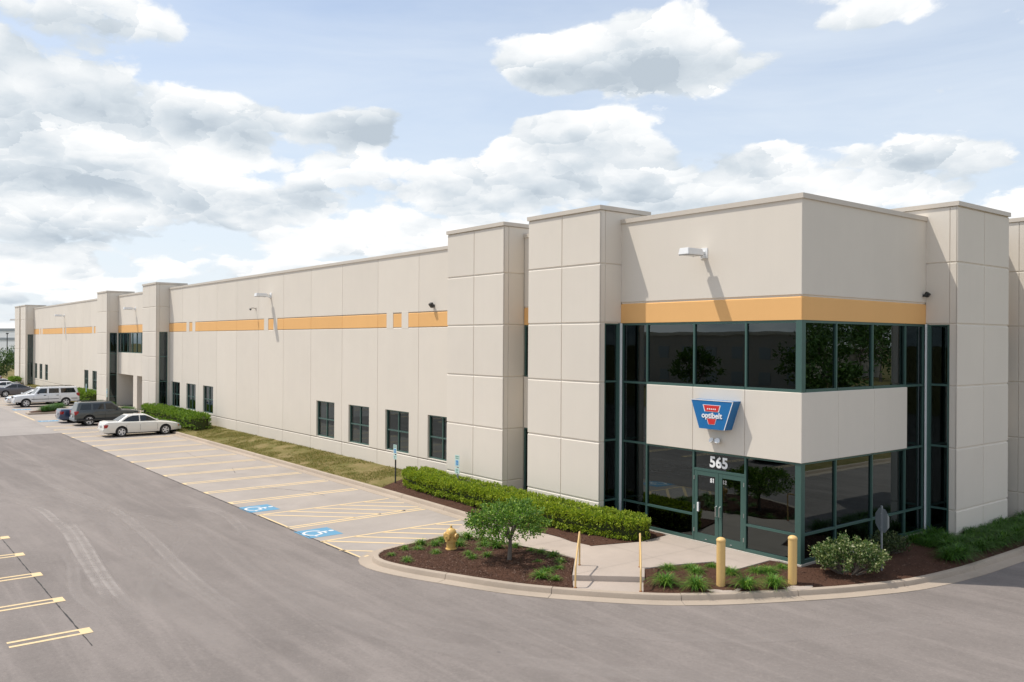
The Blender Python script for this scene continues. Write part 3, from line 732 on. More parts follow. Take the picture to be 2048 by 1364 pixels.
# dusty tyre tracks of lorries turning in the yard
m, N, b = mat('tyre_dust'); M['dust'] = m
g = N.new('ShaderNodeNewGeometry').outputs['Position']
at = N.new('ShaderNodeAttribute', attribute_name='edge').outputs['Fac']
al = N.m('MULTIPLY', N.m('POWER', at, 1.3), N.rng(N.noise(g, 1.4, 6, 0.72), 0.30, 0.56, 0.40, 1.0))
b.inputs['Base Color'].default_value = (0.39, 0.345, 0.315, 1); b.inputs['Roughness'].default_value = .9
tr_ = N.new('ShaderNodeBsdfTransparent'); mx_ = N.new('ShaderNodeMixShader'); N.put(mx_.inputs[0], N.m('MULTIPLY', al, 1.0))
N.nt.links.new(tr_.outputs[0], mx_.inputs[1]); N.nt.links.new(b.outputs[0], mx_.inputs[2]); N.nt.links.new(mx_.outputs[0], N.nt.nodes['Material Output'].inputs[0])
trk = [0]
def track(pts, w, a=1.0):
    P = smooth_path_xy(pts, .35); n = len(P); vs = []; ed = []; z = AZ + .0012 + .0004 * trk[0]; trk[0] += 1
    for i, p in enumerate(P):
        t = (P[min(i + 1, n - 1)] - P[max(0, i - 1)]).normalized(); nn = Vector((-t.y, t.x)); f = min(1, i / (n * .18), (n - 1 - i) / (n * .18)) * a
        for o, e in ((-.5, 0), (-.28, .8), (0, .55), (.28, .8), (.5, 0)):
            q = p + nn * o * w; vs.append((q.x, q.y, z)); ed.append(e * f)
    mb = MB(); mb.add(vs, [(i * 5 + j, i * 5 + j + 1, i * 5 + j + 6, i * 5 + j + 5) for i in range(n - 1) for j in range(4)])
    o = mb.build('tyre_track', M['dust'], lot); at_ = o.data.attributes.new('edge', 'FLOAT', 'POINT'); at_.data.foreach_set('value', ed)
def smooth_path_xy(pts, step):
    P = [Vector(p) for p in pts]; out = []
    for i in range(len(P) - 1):
        p0, p1, p2, p3 = P[max(i - 1, 0)], P[i], P[i + 1], P[min(i + 2, len(P) - 1)]
        k = max(1, int((p2 - p1).length / step))
        for j in range(k):
            t = j / k; out.append(0.5 * ((2 * p1) + (p2 - p0) * t + (2 * p0 - 5 * p1 + 4 * p2 - p3) * t * t + (3 * p1 - p0 - 3 * p2 + p3) * t ** 3))
    out.append(P[-1]); return out
track([(-25.65, -15.53), (-22.9, -14.69), (-19.92, -14.61), (-17.44, -14.68), (-14.04, -15.0), (-11.24, -15.22), (-9.08, -15.37), (-6.67, -15.28)], .50)
track([(-21.15, -14.38), (-18.95, -14.33), (-16.03, -14.53), (-12.88, -14.86), (-10.06, -15.09), (-7.01, -15.19)], .42)
track([(-33.19, -14.53), (-29.79, -13.55), (-25.51, -12.9), (-22.25, -12.58), (-19.55, -12.51), (-16.61, -12.66), (-14.13, -12.83), (-12.01, -13.03), (-8.28, -13.29), (-4.21, -13.16), (-2.57, -12.83)], .55, .8)
track([(-15.59, -11.53), (-14.17, -12.06), (-12.87, -12.71), (-10.9, -13.85), (-9.57, -14.43), (-7.91, -15.03)], .50, .5)
track([(-21.05, -10.65), (-20.16, -10.08), (-18.93, -9.65), (-17.33, -9.53), (-15.22, -9.85), (-13.59, -10.22)], .55, .8)
track([(-29.36, -15.04), (-27.87, -14.21), (-24.9, -13.5), (-22.18, -13.12), (-20.42, -12.55), (-18.66, -11.86), (-14.63, -10.94)], .55, .6)
track([(-15.38, -15.29), (-13.28, -15.4), (-11.6, -15.69), (-9.71, -15.94), (-6.93, -15.72)], .45, .7)
track([(-16.76, -13.77), (-14.14, -13.64), (-11.52, -13.73), (-9.41, -13.67), (-7.28, -13.5), (-5.79, -13.38)], .55, .6)
track([(-7.11, -10.2), (-5.19, -10.0), (-3.08, -9.3), (-1.1, -8.2), (0.69, -6.9), (2.12, -5.35), (3.19, -3.26), (4.1, -.6), (4.84, 2.01)], .7, .45)
track([(-34, -17.2), (-29, -15.9), (-24.5, -14.2), (-20.5, -13.4), (-16.5, -13.2), (-12.0, -13.9), (-8.0, -14.4), (-3.0, -14.0), (1.0, -12.6)], .9, .5)
track([(-19, -11.6), (-15, -11.2), (-11, -11.6), (-7, -11.9), (-3, -11.4), (0.5, -9.8), (3.2, -7.4), (5.0, -4.0)], .8, .5)
track([(-12, -10.3), (-8.5, -10.9), (-5, -10.8), (-1.5, -9.6), (1.2, -7.9)], .6, .45)
track([(-44, -12.5), (-36, -11.2), (-28, -10.6), (-22, -11.2)], .7, .6); track([(-46, -14.0), (-38, -12.9), (-30, -11.8), (-24, -11.9)], .6, .5)
for k in range(16):
    x, y = rnd(-24, 5), rnd(-15.5, -9.2); r0 = rnd(.02, .07)
    MB().add([(x + r0 * rnd(.6, 1.2) * math.cos(a * .63), y + r0 * rnd(.6, 1.2) * math.sin(a * .63), AZ + .001) for a in range(10)], [tuple(range(10))]).build('oil_spot', simple('oil_stain', (0.11, 0.095, 0.09), .6) if k == 0 else bpy.data.materials['oil_stain'], lot)

# ------------------------------------------------------------------ kerbs
def smooth_path(pts, step=.25):
    P = [Vector(p) for p in pts]; out = []
    for i in range(len(P) - 1):
        p0, p1, p2, p3 = P[max(i - 1, 0)], P[i], P[i + 1], P[min(i + 2, len(P) - 1)]
        k = max(1, int((p2 - p1).length / step))
        for j in range(k):
            t = j / k
            out.append(0.5 * ((2 * p1) + (p2 - p0) * t + (2 * p0 - 5 * p1 + 4 * p2 - p3) * t * t + (3 * p1 - p0 - 3 * p2 + p3) * t ** 3))
    out.append(P[-1]); return out
PROF = [(-.02, -.30), (-.02, -.150), (0.0, -.135), (.105, -.138), (.135, -.150), (.150, -.180), (.175, -.268), (.19, -.276), (.56, -.268), (.56, -.30)]
def kerb(pts, name='kerb', seg=3.0, right=True, flat_end=0.0):
    root = bpy.data.objects.new(name, None); COL.objects.link(root); root['kind'] = 'structure'
    P = smooth_path(pts); n = len(P); nor = []
    for i in range(n):
        t = (P[min(i + 1, n - 1)] - P[max(0, i - 1)]).normalized(); nor.append(Vector((t.y, -t.x)) * (1 if right else -1))
    acc = 0; cuts = [0]; 
    for i in range(1, n):
        acc += (P[i] - P[i - 1]).length
        if acc >= seg: cuts.append(i); acc = 0
    if cuts[-1] != n - 1: cuts.append(n - 1)
    for a, b in zip(cuts[:-1], cuts[1:]):
        mb = MB(); vs = []; dz = rnd(-.004, .004)
        for i in range(a, b + 1):
            p = P[i]
            if i == b and b != n - 1: p = p.lerp(P[i - 1], .014 / max(.02, (P[i] - P[i - 1]).length))
            for o, z in PROF:
                q = p + nor[i] * o; vs.append((q.x, q.y, z + (dz if -.27 < z < -.1 else 0)))
        k = len(PROF)
        fs = [(r * k + c, r * k + c + 1, (r + 1) * k + c + 1, (r + 1) * k + c) for r in range(b - a) for c in range(k - 1)]
        fs += [tuple(range(k)), tuple((b - a) * k + c for c in range(k))]
        mb.add(vs, fs); mb.build('kerb_stone', M['kerb'], root, 35)
    return P
KB = [(-9.40, -5.2), (-9.22, -6.2), (-9.05, -7.2), (-8.86, -7.90), (-8.45, -8.32), (-7.85, -8.46), (-6.85, -8.24), (-5.63, -7.76), (-3.83, -6.94), (-2.55, -6.06), (-1.22, -4.92), (-0.44, -4.0), (0.27, -2.84), (1.12, -1.17), (1.62, -0.02),
      (2.16, 1.63), (2.44, 3.93), (2.50, 5.94), (2.52, 8.14), (2.52, 14), (2.52, 44)]
KP = kerb(KB, right=True)
KB2 = [(-60.5, -2.42), (-40, -2.44), (-25, -2.46), (-18, -2.50), (-14, -2.56), (-11.35, -2.66)]
kerb(KB2)
kerb([(-110, -2.42), (-79.5, -2.42)])
# raised verge on the far side of the drive
VB = [(40, 3.0), (22, 3.2), (14.5, 5.0), (11.2, 9.0), (10.3, 14.0), (10.3, 24), (10.3, 58)]
kerb(VB, right=False)

# ------------------------------------------------------------------ planting beds, lawns, walks
def inside(p, poly):
    c = False; j = len(poly) - 1
    for i in range(len(poly)):
        a, b_ = poly[i], poly[j]
        if (a[1] > p[1]) != (b_[1] > p[1]) and p[0] < (b_[0] - a[0]) * (p[1] - a[1]) / (b_[1] - a[1]) + a[0]: c = not c
        j = i
    return c
def dens(poly, step):
    out = []
    for i in range(len(poly)):
        a, b_ = Vector(poly[i]), Vector(poly[(i + 1) % len(poly)]); k = max(1, int((b_ - a).length / step))
        out += [a.lerp(b_, j / k) for j in range(k)]
    return out
def patch(name, poly3, step, m, mound=0.0, rough=0.0, kind='structure', parent=None):
    """ground patch inside a polygon whose corners carry heights; returns object and a height function"""
    B = dens(poly3, step * 1.0); P2 = [(p.x, p.y) for p in B]
    xs = [p[0] for p in P2]; ys = [p[1] for p in P2]
    def hz(x, y):
        sw = sz = 0; dm = 1e9
        for p in B:
            d2 = (p.x - x) ** 2 + (p.y - y) ** 2 + 1e-6; w = 1 / d2; sw += w; sz += w * p.z; dm = min(dm, d2)
        return sz / sw + mound * min(1, math.sqrt(dm) / .8)
    pts = list(P2); z = [p.z for p in B]
    x = min(xs) + step / 2
    while x < max(xs):
        y = min(ys) + step / 2
        while y < max(ys):
            q = (x + rnd(-.3, .3) * step, y + rnd(-.3, .3) * step)
            if inside(q, P2):
                dm = min((p[0] - q[0]) ** 2 + (p[1] - q[1]) ** 2 for p in P2)
                if dm > (step * .4) ** 2: pts.append(q); z.append(hz(*q) + rnd(-rough, rough))
            y += step
        x += step
    r = delaunay_2d_cdt([Vector(p) for p in pts], [(i, (i + 1) % len(P2)) for i in range(len(P2))], [], 1, 1e-4)
    vs = [(v.x, v.y, z[r[3][i][0]] if r[3][i] else hz(v.x, v.y)) for i, v in enumerate(r[0])]
    mb = MB(); mb.add(vs, r[2]); o = mb.build(name, M[m], parent, 60, kind=kind)
    tris = [[Vector(vs[i]) for i in f] for f in r[2]]
    return o, tris, P2
def sampler(tris):
    ar = [((t[1] - t[0]).cross(t[2] - t[0])).length for t in tris]; cum = []; s = 0
    for a in ar: s += a; cum.append(s)
    import bisect
    def f():
        i = bisect.bisect(cum, random.random() * s); t = tris[min(i, len(tris) - 1)]
        a, b_ = random.random(), random.random()
        if a + b_ > 1: a, b_ = 1 - a, 1 - b_
        return t[0] + (t[1] - t[0]) * a + (t[2] - t[0]) * b_
    return f, s / 2
def kseg(x0, x1): return [(p.x, p.y, -.150) for p in KP if x0 <= p.x <= x1]
def thin(pts, k): return pts[::k] + ([pts[-1]] if (len(pts) - 1) % k else [])
i0 = min(range(len(KP)), key=lambda i: (KP[i] - Vector((-2.66, -6.10))).length)
i1 = min(range(len(KP)), key=lambda i: (KP[i] - Vector((-1.20, -4.90))).length)
i2 = min(range(len(KP)), key=lambda i: (KP[i] - Vector((2.52, 26.0))).length)
kz = lambda ps: [(p.x, p.y, -.150) for p in ps]
isl = kz(thin(KP[:i0 + 1], 2)) + [(-3.56, -5.20, -.10), (-4.37, -4.33, -.03), (-5.2, -4.35, -.05), (-6.02, -4.37, -.09), (-7.05, -4.40, -.15), (-8.61, -4.38, -.23), (-9.2, -4.60, -.25)]
rbed = kz(thin(KP[i1:i2 + 1], 2)) + [(0.6, 26.0, -.06), (0.6, 7.5, -.05), (-0.02, 6.9, -.04), (0.0, 0.0, -.03), (-0.5, 0.02, -.02), (-0.86, -0.13, -.015), (-0.83, -1.74, -.02), (-1.72, -1.53, -.02), (-2.19, -2.75, -.02), (-2.40, -3.62, -.02), (-1.83, -4.26, -.10)]
hbed = [(-18.5, -2.46, -.145), (-14, -2.54, -.15), (-11.4, -2.62, -.18), (-9.6, -2.60, -.22), (-7.58, -2.58, -.13), (-6.87, -2.69, -.09), (-6.06, -2.93, -.05), (-5.21, -2.98, -.02), (-4.86, -1.91, -.015), (-4.70, -1.42, -.015), (-4.76, -.78, -.015), (-4.82, .05, -.01),
        (-6.9, .1, -.02), (-15.8, .1, .05), (-18.9, .02, .11), (-19.1, -.9, .05), (-18.8, -1.8, -.06)]
lawnA = [(-55.8, -2.40, -.14), (-40, -2.42, -.14), (-25, -2.44, -.145), (-18.5, -2.46, -.145), (-18.8, -1.8, -.06), (-19.1, -.9, .05), (-18.9, .02, .11), (-30, .02, .15), (-42, .02, .15), (-55.8, .02, .15)]
lawnB = [(-118, -2.40, -.14), (-95, -2.42, -.14), (-79.5, -2.42, -.14), (-79.5, .02, .12), (-118, .02, .15)]
beds = {}
for nm, poly, st in (('mulch_bed', isl, .20), ('mulch_bed', rbed, .22), ('mulch_bed', hbed, .25)):
    beds[len(beds)] = patch(nm, poly, st, 'mulch', .045, .014)
lawns = [patch('lawn', lawnA, .55, 'turf', .02, .015), patch('lawn', lawnB, .9, 'turf', .02, .015)]
verge = [(p.x, p.y, -.15) for p in smooth_path(VB, 3.0)] + [(48, 58, .3), (48, 3, .2)]
lawns.append(patch('lawn', verge, 3.0, 'turf', .05, .02))
lawns.append(patch('lawn', [(-120, -62, -.2), (60, -62, -.2), (60, -42, -.2), (-120, -42, -.2)], 5.0, 'turf', .5, .05))
mb = MB(); mb.quad((-59.0, -2.42, -.14), (-55.8, -2.40, -.14), (-55.8, .02, .15), (-59.0, .02, .12)); mb.build('mulch_bed', M['mulch'], kind='structure')
# bark chips
def chips(sample, n):
    mb = MB()
    for _ in range(n):
        p = sample(); L = rnd(.02, .065); w = rnd(.008, .020); t = rnd(.004, .012)
        q = Euler((rnd(-.5, .5), rnd(-.5, .5), rnd(0, 6.28))).to_matrix()
        vs = [p + Vector((0, 0, t * .6)) + q @ Vector(v) for v in ((-L / 2, -w / 2, 0), (L / 2, -w * .3, 0), (L / 2, w / 2, 0), (-L / 2, w * .4, 0), (0, 0, t))]
        mb.add(vs, [(0, 1, 4), (1, 2, 4), (2, 3, 4), (3, 0, 4)])
    return mb
for k, n in ((0, 9000), (1, 7000), (2, 4000)):
    f, a = sampler(beds[k][1]); o = chips(f, n).build('bark_chips', M['chip'], kind='stuff')
    tag(o, ('loose brown bark chips covering the kerbed island round the hydrant', 'loose brown bark chips covering the bed beside the bollards', 'loose brown bark chips covering the strip before the long hedge')[k], 'bark chips')
# entrance plaza, step and ramp
def prism(name, poly, z0, z1, m, parent=None, c=.012, kind='structure'):
    bm = bmesh.new(); vs = [bm.verts.new((p[0], p[1], z0)) for p in poly]; f = bm.faces.new(vs)
    if f.normal.z < 0: f.normal_flip()
    r = bmesh.ops.extrude_face_region(bm, geom=[f]); top = [g for g in r['geom'] if isinstance(g, bmesh.types.BMVert)]
    for v in top: v.co.z = z1
    bmesh.ops.recalc_face_normals(bm, faces=bm.faces[:])
    ed = [e for e in bm.edges if all(abs(v.co.z - z1) < 1e-5 for v in e.verts)]
    if c: bmesh.ops.bevel(bm, geom=ed, offset=c, segments=2, affect='EDGES', profile=.5)
    mb = MB(); mb.bm(bm); return mb.build(name, M[m], parent, 30, kind=kind)
plaza = [(-4.72, .02), (-4.66, -.78), (-4.60, -1.42), (-4.76, -1.91), (-5.12, -3.05), (-5.12, -4.36), (-4.37, -4.33), (-3.09, -5.60), (-1.83, -4.22), (-2.42, -3.58), (-2.21, -2.73), (-1.74, -1.5), (-.85, -1.72), (-.88, -.13), (-.52, .02)]
pz = prism('walkway', plaza, -.3, 0.0, 'walk')
prism('step', [(-3.08, -5.58), (-1.82, -4.20), (-1.19, -4.90), (-1.9, -5.5), (-2.64, -6.08)], -.3, -.148, 'walk')
rampP = [(-5.10, -3.02, .0), (-5.10, -4.37, .0), (-6.02, -4.37, -.055), (-7.05, -4.40, -.12), (-8.61, -4.37, -.215), (-9.40, -4.66, -.262), (-9.46, -5.2, -.270), (-11.40, -3.05, -.270), (-11.40, -2.62, -.265), (-9.6, -2.58, -.26), (-7.58, -2.56, -.15), (-6.87, -2.67, -.107), (-6.06, -2.91, -.058), (-5.22, -2.97, -.006)]
patch('walkway_ramp', rampP, .4, 'walk')
for a, b_ in (((-4.72, -.9), (-.86, -.95)), ((-4.95, -2.5), (-2.17, -2.55)), ((-3.05, .0), (-3.1, -5.5))):
    line(a, b_, .010, .0022, 'joint', pz, 'score_joint')
for x in (-6.5, -8.0):
    mb = MB(); z = .0 - (-5.1 - x) * .0613 * 1.0
    mb.quad((x, -4.36, z + .006), (x + .012, -4.36, z + .006), (x + .012, -2.75, z + .006), (x, -2.75, z + .006)); mb.build('score_joint', M['joint'], pz)
for x, y, r_ in ((-.36, -3.0, .52), (.62, -1.33, .50)):
    poly = [(x + r_ * math.cos(a) * (1.0 if k % 2 else 1.03), y + r_ * math.sin(a)) for k, a in enumerate([i * math.pi / 12 for i in range(24)])]
    prism('bollard_pad', poly, -.3, -.128, 'walk')
# second entrance: kerbed planters and walk
prism('walkway', [(-72.5, -5.5), (-70.5, -5.5), (-60.2, -2.5), (-60.2, 2.5), (-71.5, 2.5), (-73.0, -2.2)], -.3, -.03, 'walk')
for poly in ([(-69.2, -7.9), (-67.9, -7.9), (-68.2, -4.9), (-71.2, -4.2), (-72.4, -4.4), (-71.6, -6.2)],):
    prism('kerb_planter', poly, -.3, -.13, 'kerb', c=.03)
    c = Vector((sum(p[0] for p in poly) / 6, sum(p[1] for p in poly) / 6))
    prism('mulch_bed', [tuple(c + (Vector(p) - c) * .86) for p in poly], -.2, -.105, 'mulch', c=0)
# ------------------------------------------------------------------ things on and before the facade
# illuminated-box wall sign
sg = thing('wall_sign', 'blue trapezoid box sign with red belt emblem and white lettering above the doors', 'sign', (-2.748, -0.03, 3.95))
m_sblue = simple('sign_blue', (0.010, 0.150, 0.390), 0.30, 0, 0.5); m_sred = simple('sign_red', (0.62, 0.030, 0.028), 0.35); m_swhite = simple('sign_white', (0.84, 0.84, 0.84), 0.35)
TS = lambda u, w, d: (u, -d, w)
trap = [(-.772, .425), (.772, .425), (.462, -.430), (-.462, -.430)]
MB().prism(trap, 0.0, .352, TS).build('sign_box', m_sblue, sg, fix=True)
def outline(poly, w):
    c = Vector((sum(p[0] for p in poly) / len(poly), sum(p[1] for p in poly) / len(poly))); return [tuple(c + (Vector(p) - c) * w) for p in poly]
mb = MB()                                                            # white edge trim round the face
for a, b_ in ((0, 1), (1, 2)):
    p, q = Vector(trap[a]), Vector(trap[b_]); n = Vector(((q - p).y, -(q - p).x)).normalized() * .016
    mb.prism([p - n * .3, q - n * .3, q + n, p + n][::1], .350, .362, TS)
mb.build('edge_trim', m_swhite, sg, fix=True)
bar = simple('sign_trim_grey', (0.42, 0.45, 0.47), .3, .7)
up = [(-.302, .278), (.302, .278), (.240, .092), (-.240, .092)]; lo = [(-.168, -.118), (.168, -.118), (.108, -.285), (-.108, -.285)]
for pl in (up, lo):
    MB().prism(outline(pl, 1.09), .350, .358, TS).build('emblem_border', m_swhite, sg, fix=True)
    MB().prism(outline(pl, .97), .350, .364, TS).build('emblem', m_sred, sg, fix=True)
for k in range(5):
    c = (-.14 + .07 * k, .165)
    MB().prism([(c[0] + .022 * math.cos(a * .5236), c[1] + .022 * math.sin(a * .5236)) for a in range(12)], .362, .369, TS).build('emblem_dot', m_swhite, sg, fix=True)
lettering('optibelt', .225, .0055, (0.012, -.366, -.098), m_swhite, sg, sc=(1.06, 1, 1))

# twin-head emergency light under the sign
el = thing('emergency_light', 'small white twin-head emergency light just below the blue sign', 'light', (-2.78, -0.032, 3.16))
MB().bbox(-.07, .07, -.07, 0.0, -.06, .06, .012).build('housing', M['galv'], el)
for s in (-1, 1):
    T = Matrix.Translation((s * .10 - .02, -.12, -.01)) @ Matrix.Rotation(R(62), 4, 'X') @ Matrix.Rotation(R(s * 14), 4, 'Y')
    mb = MB(); mb.lathe([(.035, -.05), (.055, -.04), (.085, .06), (.078, .068), (.02, .055)], 16, T); mb.build('lamp_head', M['white'], el, 40)

# shoebox wall lights on brackets
def wall_light(x, z, label, y=0.0):
    t = thing('wall_light', label, 'wall light', (x, y, z), 0, 'shoebox lights along the wall')
    MB().bbox(-.13, .13, -.022, 0.0, -.16, .16, .006).build('wall_plate', M['white'], t)
    mb = MB(); mb.bbox(-.045, .045, -.30, -.015, -.03, .05, .008); mb.bbox(-.05, .05, -.16, -.012, -.15, -.05, .008); mb.build('bracket', M['white'], t)
    bm = bmesh.new(); bmesh.ops.create_cube(bm, size=1)
    for v in bm.verts:
        top = v.co.z > 0; v.co = Vector((v.co.x * (.34 if top else .40), -.62 + v.co.y * (.66 if top else .72), (.105 if top else -.095)))
    bmesh.ops.bevel(bm, geom=bm.edges[:], offset=.014, segments=2, affect='EDGES')
    h = MB(); h.bm(bm); h.build('housing', M['white'], t, 30)
    MB().bbox(-.15, .15, -.92, -.34, -.112, -.094, .005).build('lens', simple('lens_glass', (0.35, 0.36, 0.36), .15), t)
    for sx in (-1, 1):
        for sy in (-.93, -.31): MB().bbox(sx * .17 - .012, sx * .17 + .012, sy - .012, sy + .012, -.12, -.09, .003).build('latch', M['galv'], t)
    return t
wall_light(-3.36, 8.79, 'white shoebox wall light above the orange band of the corner tower')
wall_light(-36.25, 8.80, 'white shoebox wall light midway along the near long wall')
wall_light(-65.80, 8.80, 'white shoebox wall light above the second entrance')
wall_light(-95.25, 8.80, 'white shoebox wall light midway along the far long wall')
wall_light(-127.0, 8.85, 'white shoebox wall light past the last pilasters at the far end')

def dome_camera(x, z):
    t = thing('security_camera', 'beige bracket camera with dark dome near the near wall light', 'camera', (x, 0, z))
    m = simple('camera_beige', (.45, .42, .38), .5)
    MB().bbox(-.05, .05, -.02, 0, -.07, .10, .006).build('wall_plate', m, t)
    MB().tube([(0, -.01, .04), (0, -.16, .08), (0, -.34, .07)], .03, 8).build('arm', m, t, 40)
    T = Matrix.Translation((0, -.36, .0)); mb = MB(); mb.lathe([(.05, .08), (.075, .06), (.075, .0), (.03, -.01)], 14, T); mb.build('cap', m, t, 40)
    mb = MB(); mb.lathe([(.068, .0), (.065, -.03), (.045, -.065), (.012, -.08)], 14, T); mb.build('dome', M['darkmetal'], t, 60)
dome_camera(-38.55, 8.02)
def flood(loc, rz, label, s=1.0):
    t = thing('flood_light', label, 'flood light', loc, rz)
    MB().bbox(-.06 * s, .06 * s, -.05, 0, -.06 * s, .06 * s, .01).build('junction_box', M['darkmetal'], t)
    T = Matrix.Translation((0, -.13, .02)) @ Matrix.Rotation(R(35), 4, 'X')
    bm = bmesh.new(); bmesh.ops.create_cube(bm, size=1); 
    for v in bm.verts: v.co = T @ Vector((v.co.x * .20 * s, v.co.y * (.12 if v.co.z < 0 else .16), v.co.z * .22 * s))
    bmesh.ops.bevel(bm, geom=bm.edges[:], offset=.018, segments=2, affect='EDGES')
    mb = MB(); mb.bm(bm); mb.build('housing', M['darkmetal'], t, 30)
    MB().tube([(0, -.03, 0), (0, -.10, .02)], .025, 8).build('knuckle', M['darkmetal'], t, 40)
    return t
flood((-18.29, 0.0, 7.64), 0, 'small dark flood light above the orange band on the near long wall')
flood((0.0, 6.80, 7.64), R(90), 'small dark green flood light at the end of the shaded tower side', .7)

# bollards
m_boll = simple('bollard_yellow', (0.70, 0.455, 0.175), 0.42, 0, 0.45, 0.04, 5); m_rust = simple('rust', (0.26, 0.095, 0.035), .85, 0, .2, .4, 20)
def bollard(x, y, label):
    t = thing('bollard', label, 'bollard', (x, y, -.128), 0, 'yellow bollards at the kerb')
    mb = MB(); mb.lathe([(.112, 0.0), (.112, 1.165)], 32); mb.build('sleeve', m_boll, t, 40)
    mb = MB(); mb.lathe([(.118, 1.155), (.121, 1.17), (.118, 1.195), (.095, 1.228), (.05, 1.250), (.008, 1.256)], 32); mb.build('cap', m_boll, t, 50)
    T = Matrix.Rotation(-2.2, 4, 'Z') @ Matrix.Translation((.112, 0, .012)); mb = MB(); mb.lathe([(.030, -.012), (.026, .012), (.008, .020)], 10, T); mb.build('rust_spot', m_rust, t, 50)
bollard(-.35, -3.0, 'yellow bollard in front of the door leaves'); bollard(.63, -1.34, 'yellow bollard in front of the glass corner')

# stair handrails: bent pipe over the step
m_rail = simple('rail_yellow', (0.64, 0.43, 0.185), 0.45, 0, 0.45, .08, 14)
def handrail(a, b_, label):
    a, b_ = Vector(a), Vector(b_)                                    # a: foot below the step, b: foot on the landing
    t = thing('handrail', label, 'handrail', a, 0, 'stair handrails'); d = b_ - a
    o = Vector((0, 0, 0)); h = .92
    top = Vector((d.x, d.y, d.z + h)); mid = Vector((d.x * .30, d.y * .30, d.z * .2 + .74)); low = Vector((0, 0, 0))
    lean = Vector((d.x * .22, d.y * .22, 0))
    mb = MB(); mb.tube([d, d + Vector((0, 0, h - .05)), d + Vector((-d.x * .02, -d.y * .02, h - .01)), d + Vector((-d.x * .06, -d.y * .06, h))], .024, 10); mb.build('post', m_rail, t, 50)
    mb = MB(); mb.tube([d + Vector((-d.x * .05, -d.y * .05, h)), Vector((d.x * .16, d.y * .16, .64)), Vector((d.x * .06, d.y * .06, .56)), Vector((d.x * .03, d.y * .03, .48)), (0, 0, 0)], .024, 10); mb.build('rail', m_rail, t, 50)
    for p in (o, d):
        T = Matrix.Translation(p); mb = MB(); mb.lathe([(.042, -.004), (.040, .012), (.026, .020)], 14, T); mb.build('foot', m_rust, t, 40)
handrail((-2.56, -5.98, -.146), (-3.70, -4.78, 0.0), 'yellow pipe handrail on the hydrant side of the step')
handrail((-1.33, -4.90, -.146), (-2.56, -3.62, 0.0), 'yellow pipe handrail on the bollard side of the step')

# fire hydrant
m_hyd = simple('hydrant_yellow', (0.66, 0.42, 0.135), 0.4, 0, .5, .06, 9)
hy = thing('fire_hydrant', 'yellow fire hydrant standing in the mulch island', 'hydrant', (-7.66, -6.30, -.13), R(20))
mb = MB(); mb.lathe([(.165, 0), (.165, .05), (.135, .06), (.135, .25), (.175, .255), (.175, .305), (.140, .31), (.145, .49), (.160, .495), (.160, .53), (.148, .56), (.120, .61), (.075, .645), (.034, .658), (.034, .71), (.024, .725)], 24); mb.build('barrel', m_hyd, hy, 35)
for an, r_, L in ((0, .065, .225), (180, .065, .225), (270, .088, .24)):
    T = Matrix.Rotation(R(an), 4, 'Z') @ Matrix.Translation((0, 0, .43)) @ Matrix.Rotation(R(90), 4, 'Y')
    mb = MB(); mb.lathe([(r_, .08), (r_, L - .05), (r_ + .016, L - .045), (r_ + .016, L), (.022, L + .004), (.018, L + .03)], 18, T); mb.build('outlet', m_hyd, hy, 35)
for k in range(8):
    a = k * math.pi / 4; mb = MB(); mb.lathe([(.014, .262), (.014, .33)], 6, Matrix.Translation((.156 * math.cos(a), .156 * math.sin(a), 0))); mb.build('bolt', m_hyd, hy)

# reserved-parking signs
m_sign = simple('sign_sheet_pale', (0.50, 0.66, 0.63), 0.35, 0, .5, .04, 30); m_isb = simple('sign_symbol_blue', (0.035, 0.24, 0.55), .35); m_green = simple('sign_green_ink', (0.10, 0.30, 0.20), .4)
def isa_small():
    me = ISA.copy(); me.materials.clear(); me.materials.append(m_sign); return me
ISA2 = isa_small()
def parking_sign(x, y, z0, ztop, label, post='black', rz=0.0, s=1.0):
    t = thing('parking_sign', label, 'sign', (x, y, z0), rz, 'reserved parking signs')
    H = ztop - z0
    MB().bbox(-.03, .03, -.022, .022, 0, H - .02, .004).build('post', M['darkmetal'] if post == 'black' else M['galv'], t)
    w, h = .155 * s, .46 * s; zc = H - h / 2
    p = MB().bbox(-w, w, -.032, -.024, zc - h / 2, zc + h / 2, .003).build('sign_plate', m_sign, t)
    MB().bbox(-.085 * s, .085 * s, -.038, -.031, zc - .17 * s, zc + .02 * s, .002).build('symbol_square', m_isb, p)
    inst('wheelchair_symbol', ISA2, p, (0, -.0405, zc - .07 * s), (R(90), 0, 0), .15 * s)
    for txt, zz, sz in (('RESERVED', zc + .155 * s, .062 * s), ('PARKING', zc + .08 * s, .062 * s)):
        lettering(txt, sz, .0, (0, -.034, zz), m_green, p, depth=.0015, sc=(.80, 1, 1))
    q = MB().bbox(-w, w, -.032, -.024, zc - h / 2 - .27 * s, zc - h / 2 - .05 * s, .003).build('fine_plate', m_sign, t)
    for txt, zz, sz in (('$250', zc - h / 2 - .155 * s, .085 * s), ('FINE', zc - h / 2 - .235 * s, .065 * s)):
        lettering(txt, sz, .0, (0, -.034, zz), m_green, q, depth=.0015, sc=(.9, 1, 1))
    return t
parking_sign(-18.55, -1.75, -.10, 1.62, 'reserved parking sign on a black post at the lawn end of the hedge', s=.86)
parking_sign(-14.35, -1.42, -.10, 1.60, 'reserved parking sign rising out of the hedge before the pilaster', 'galv', s=1.0)
parking_sign(-66.9, -2.0, -.10, 1.80, 'reserved parking sign before the piers of the second entrance', s=1.0)
parking_sign(-76.6, -1.6, -.10, 1.80, 'reserved parking sign beside the pilaster behind the large white wagon', s=1.0)

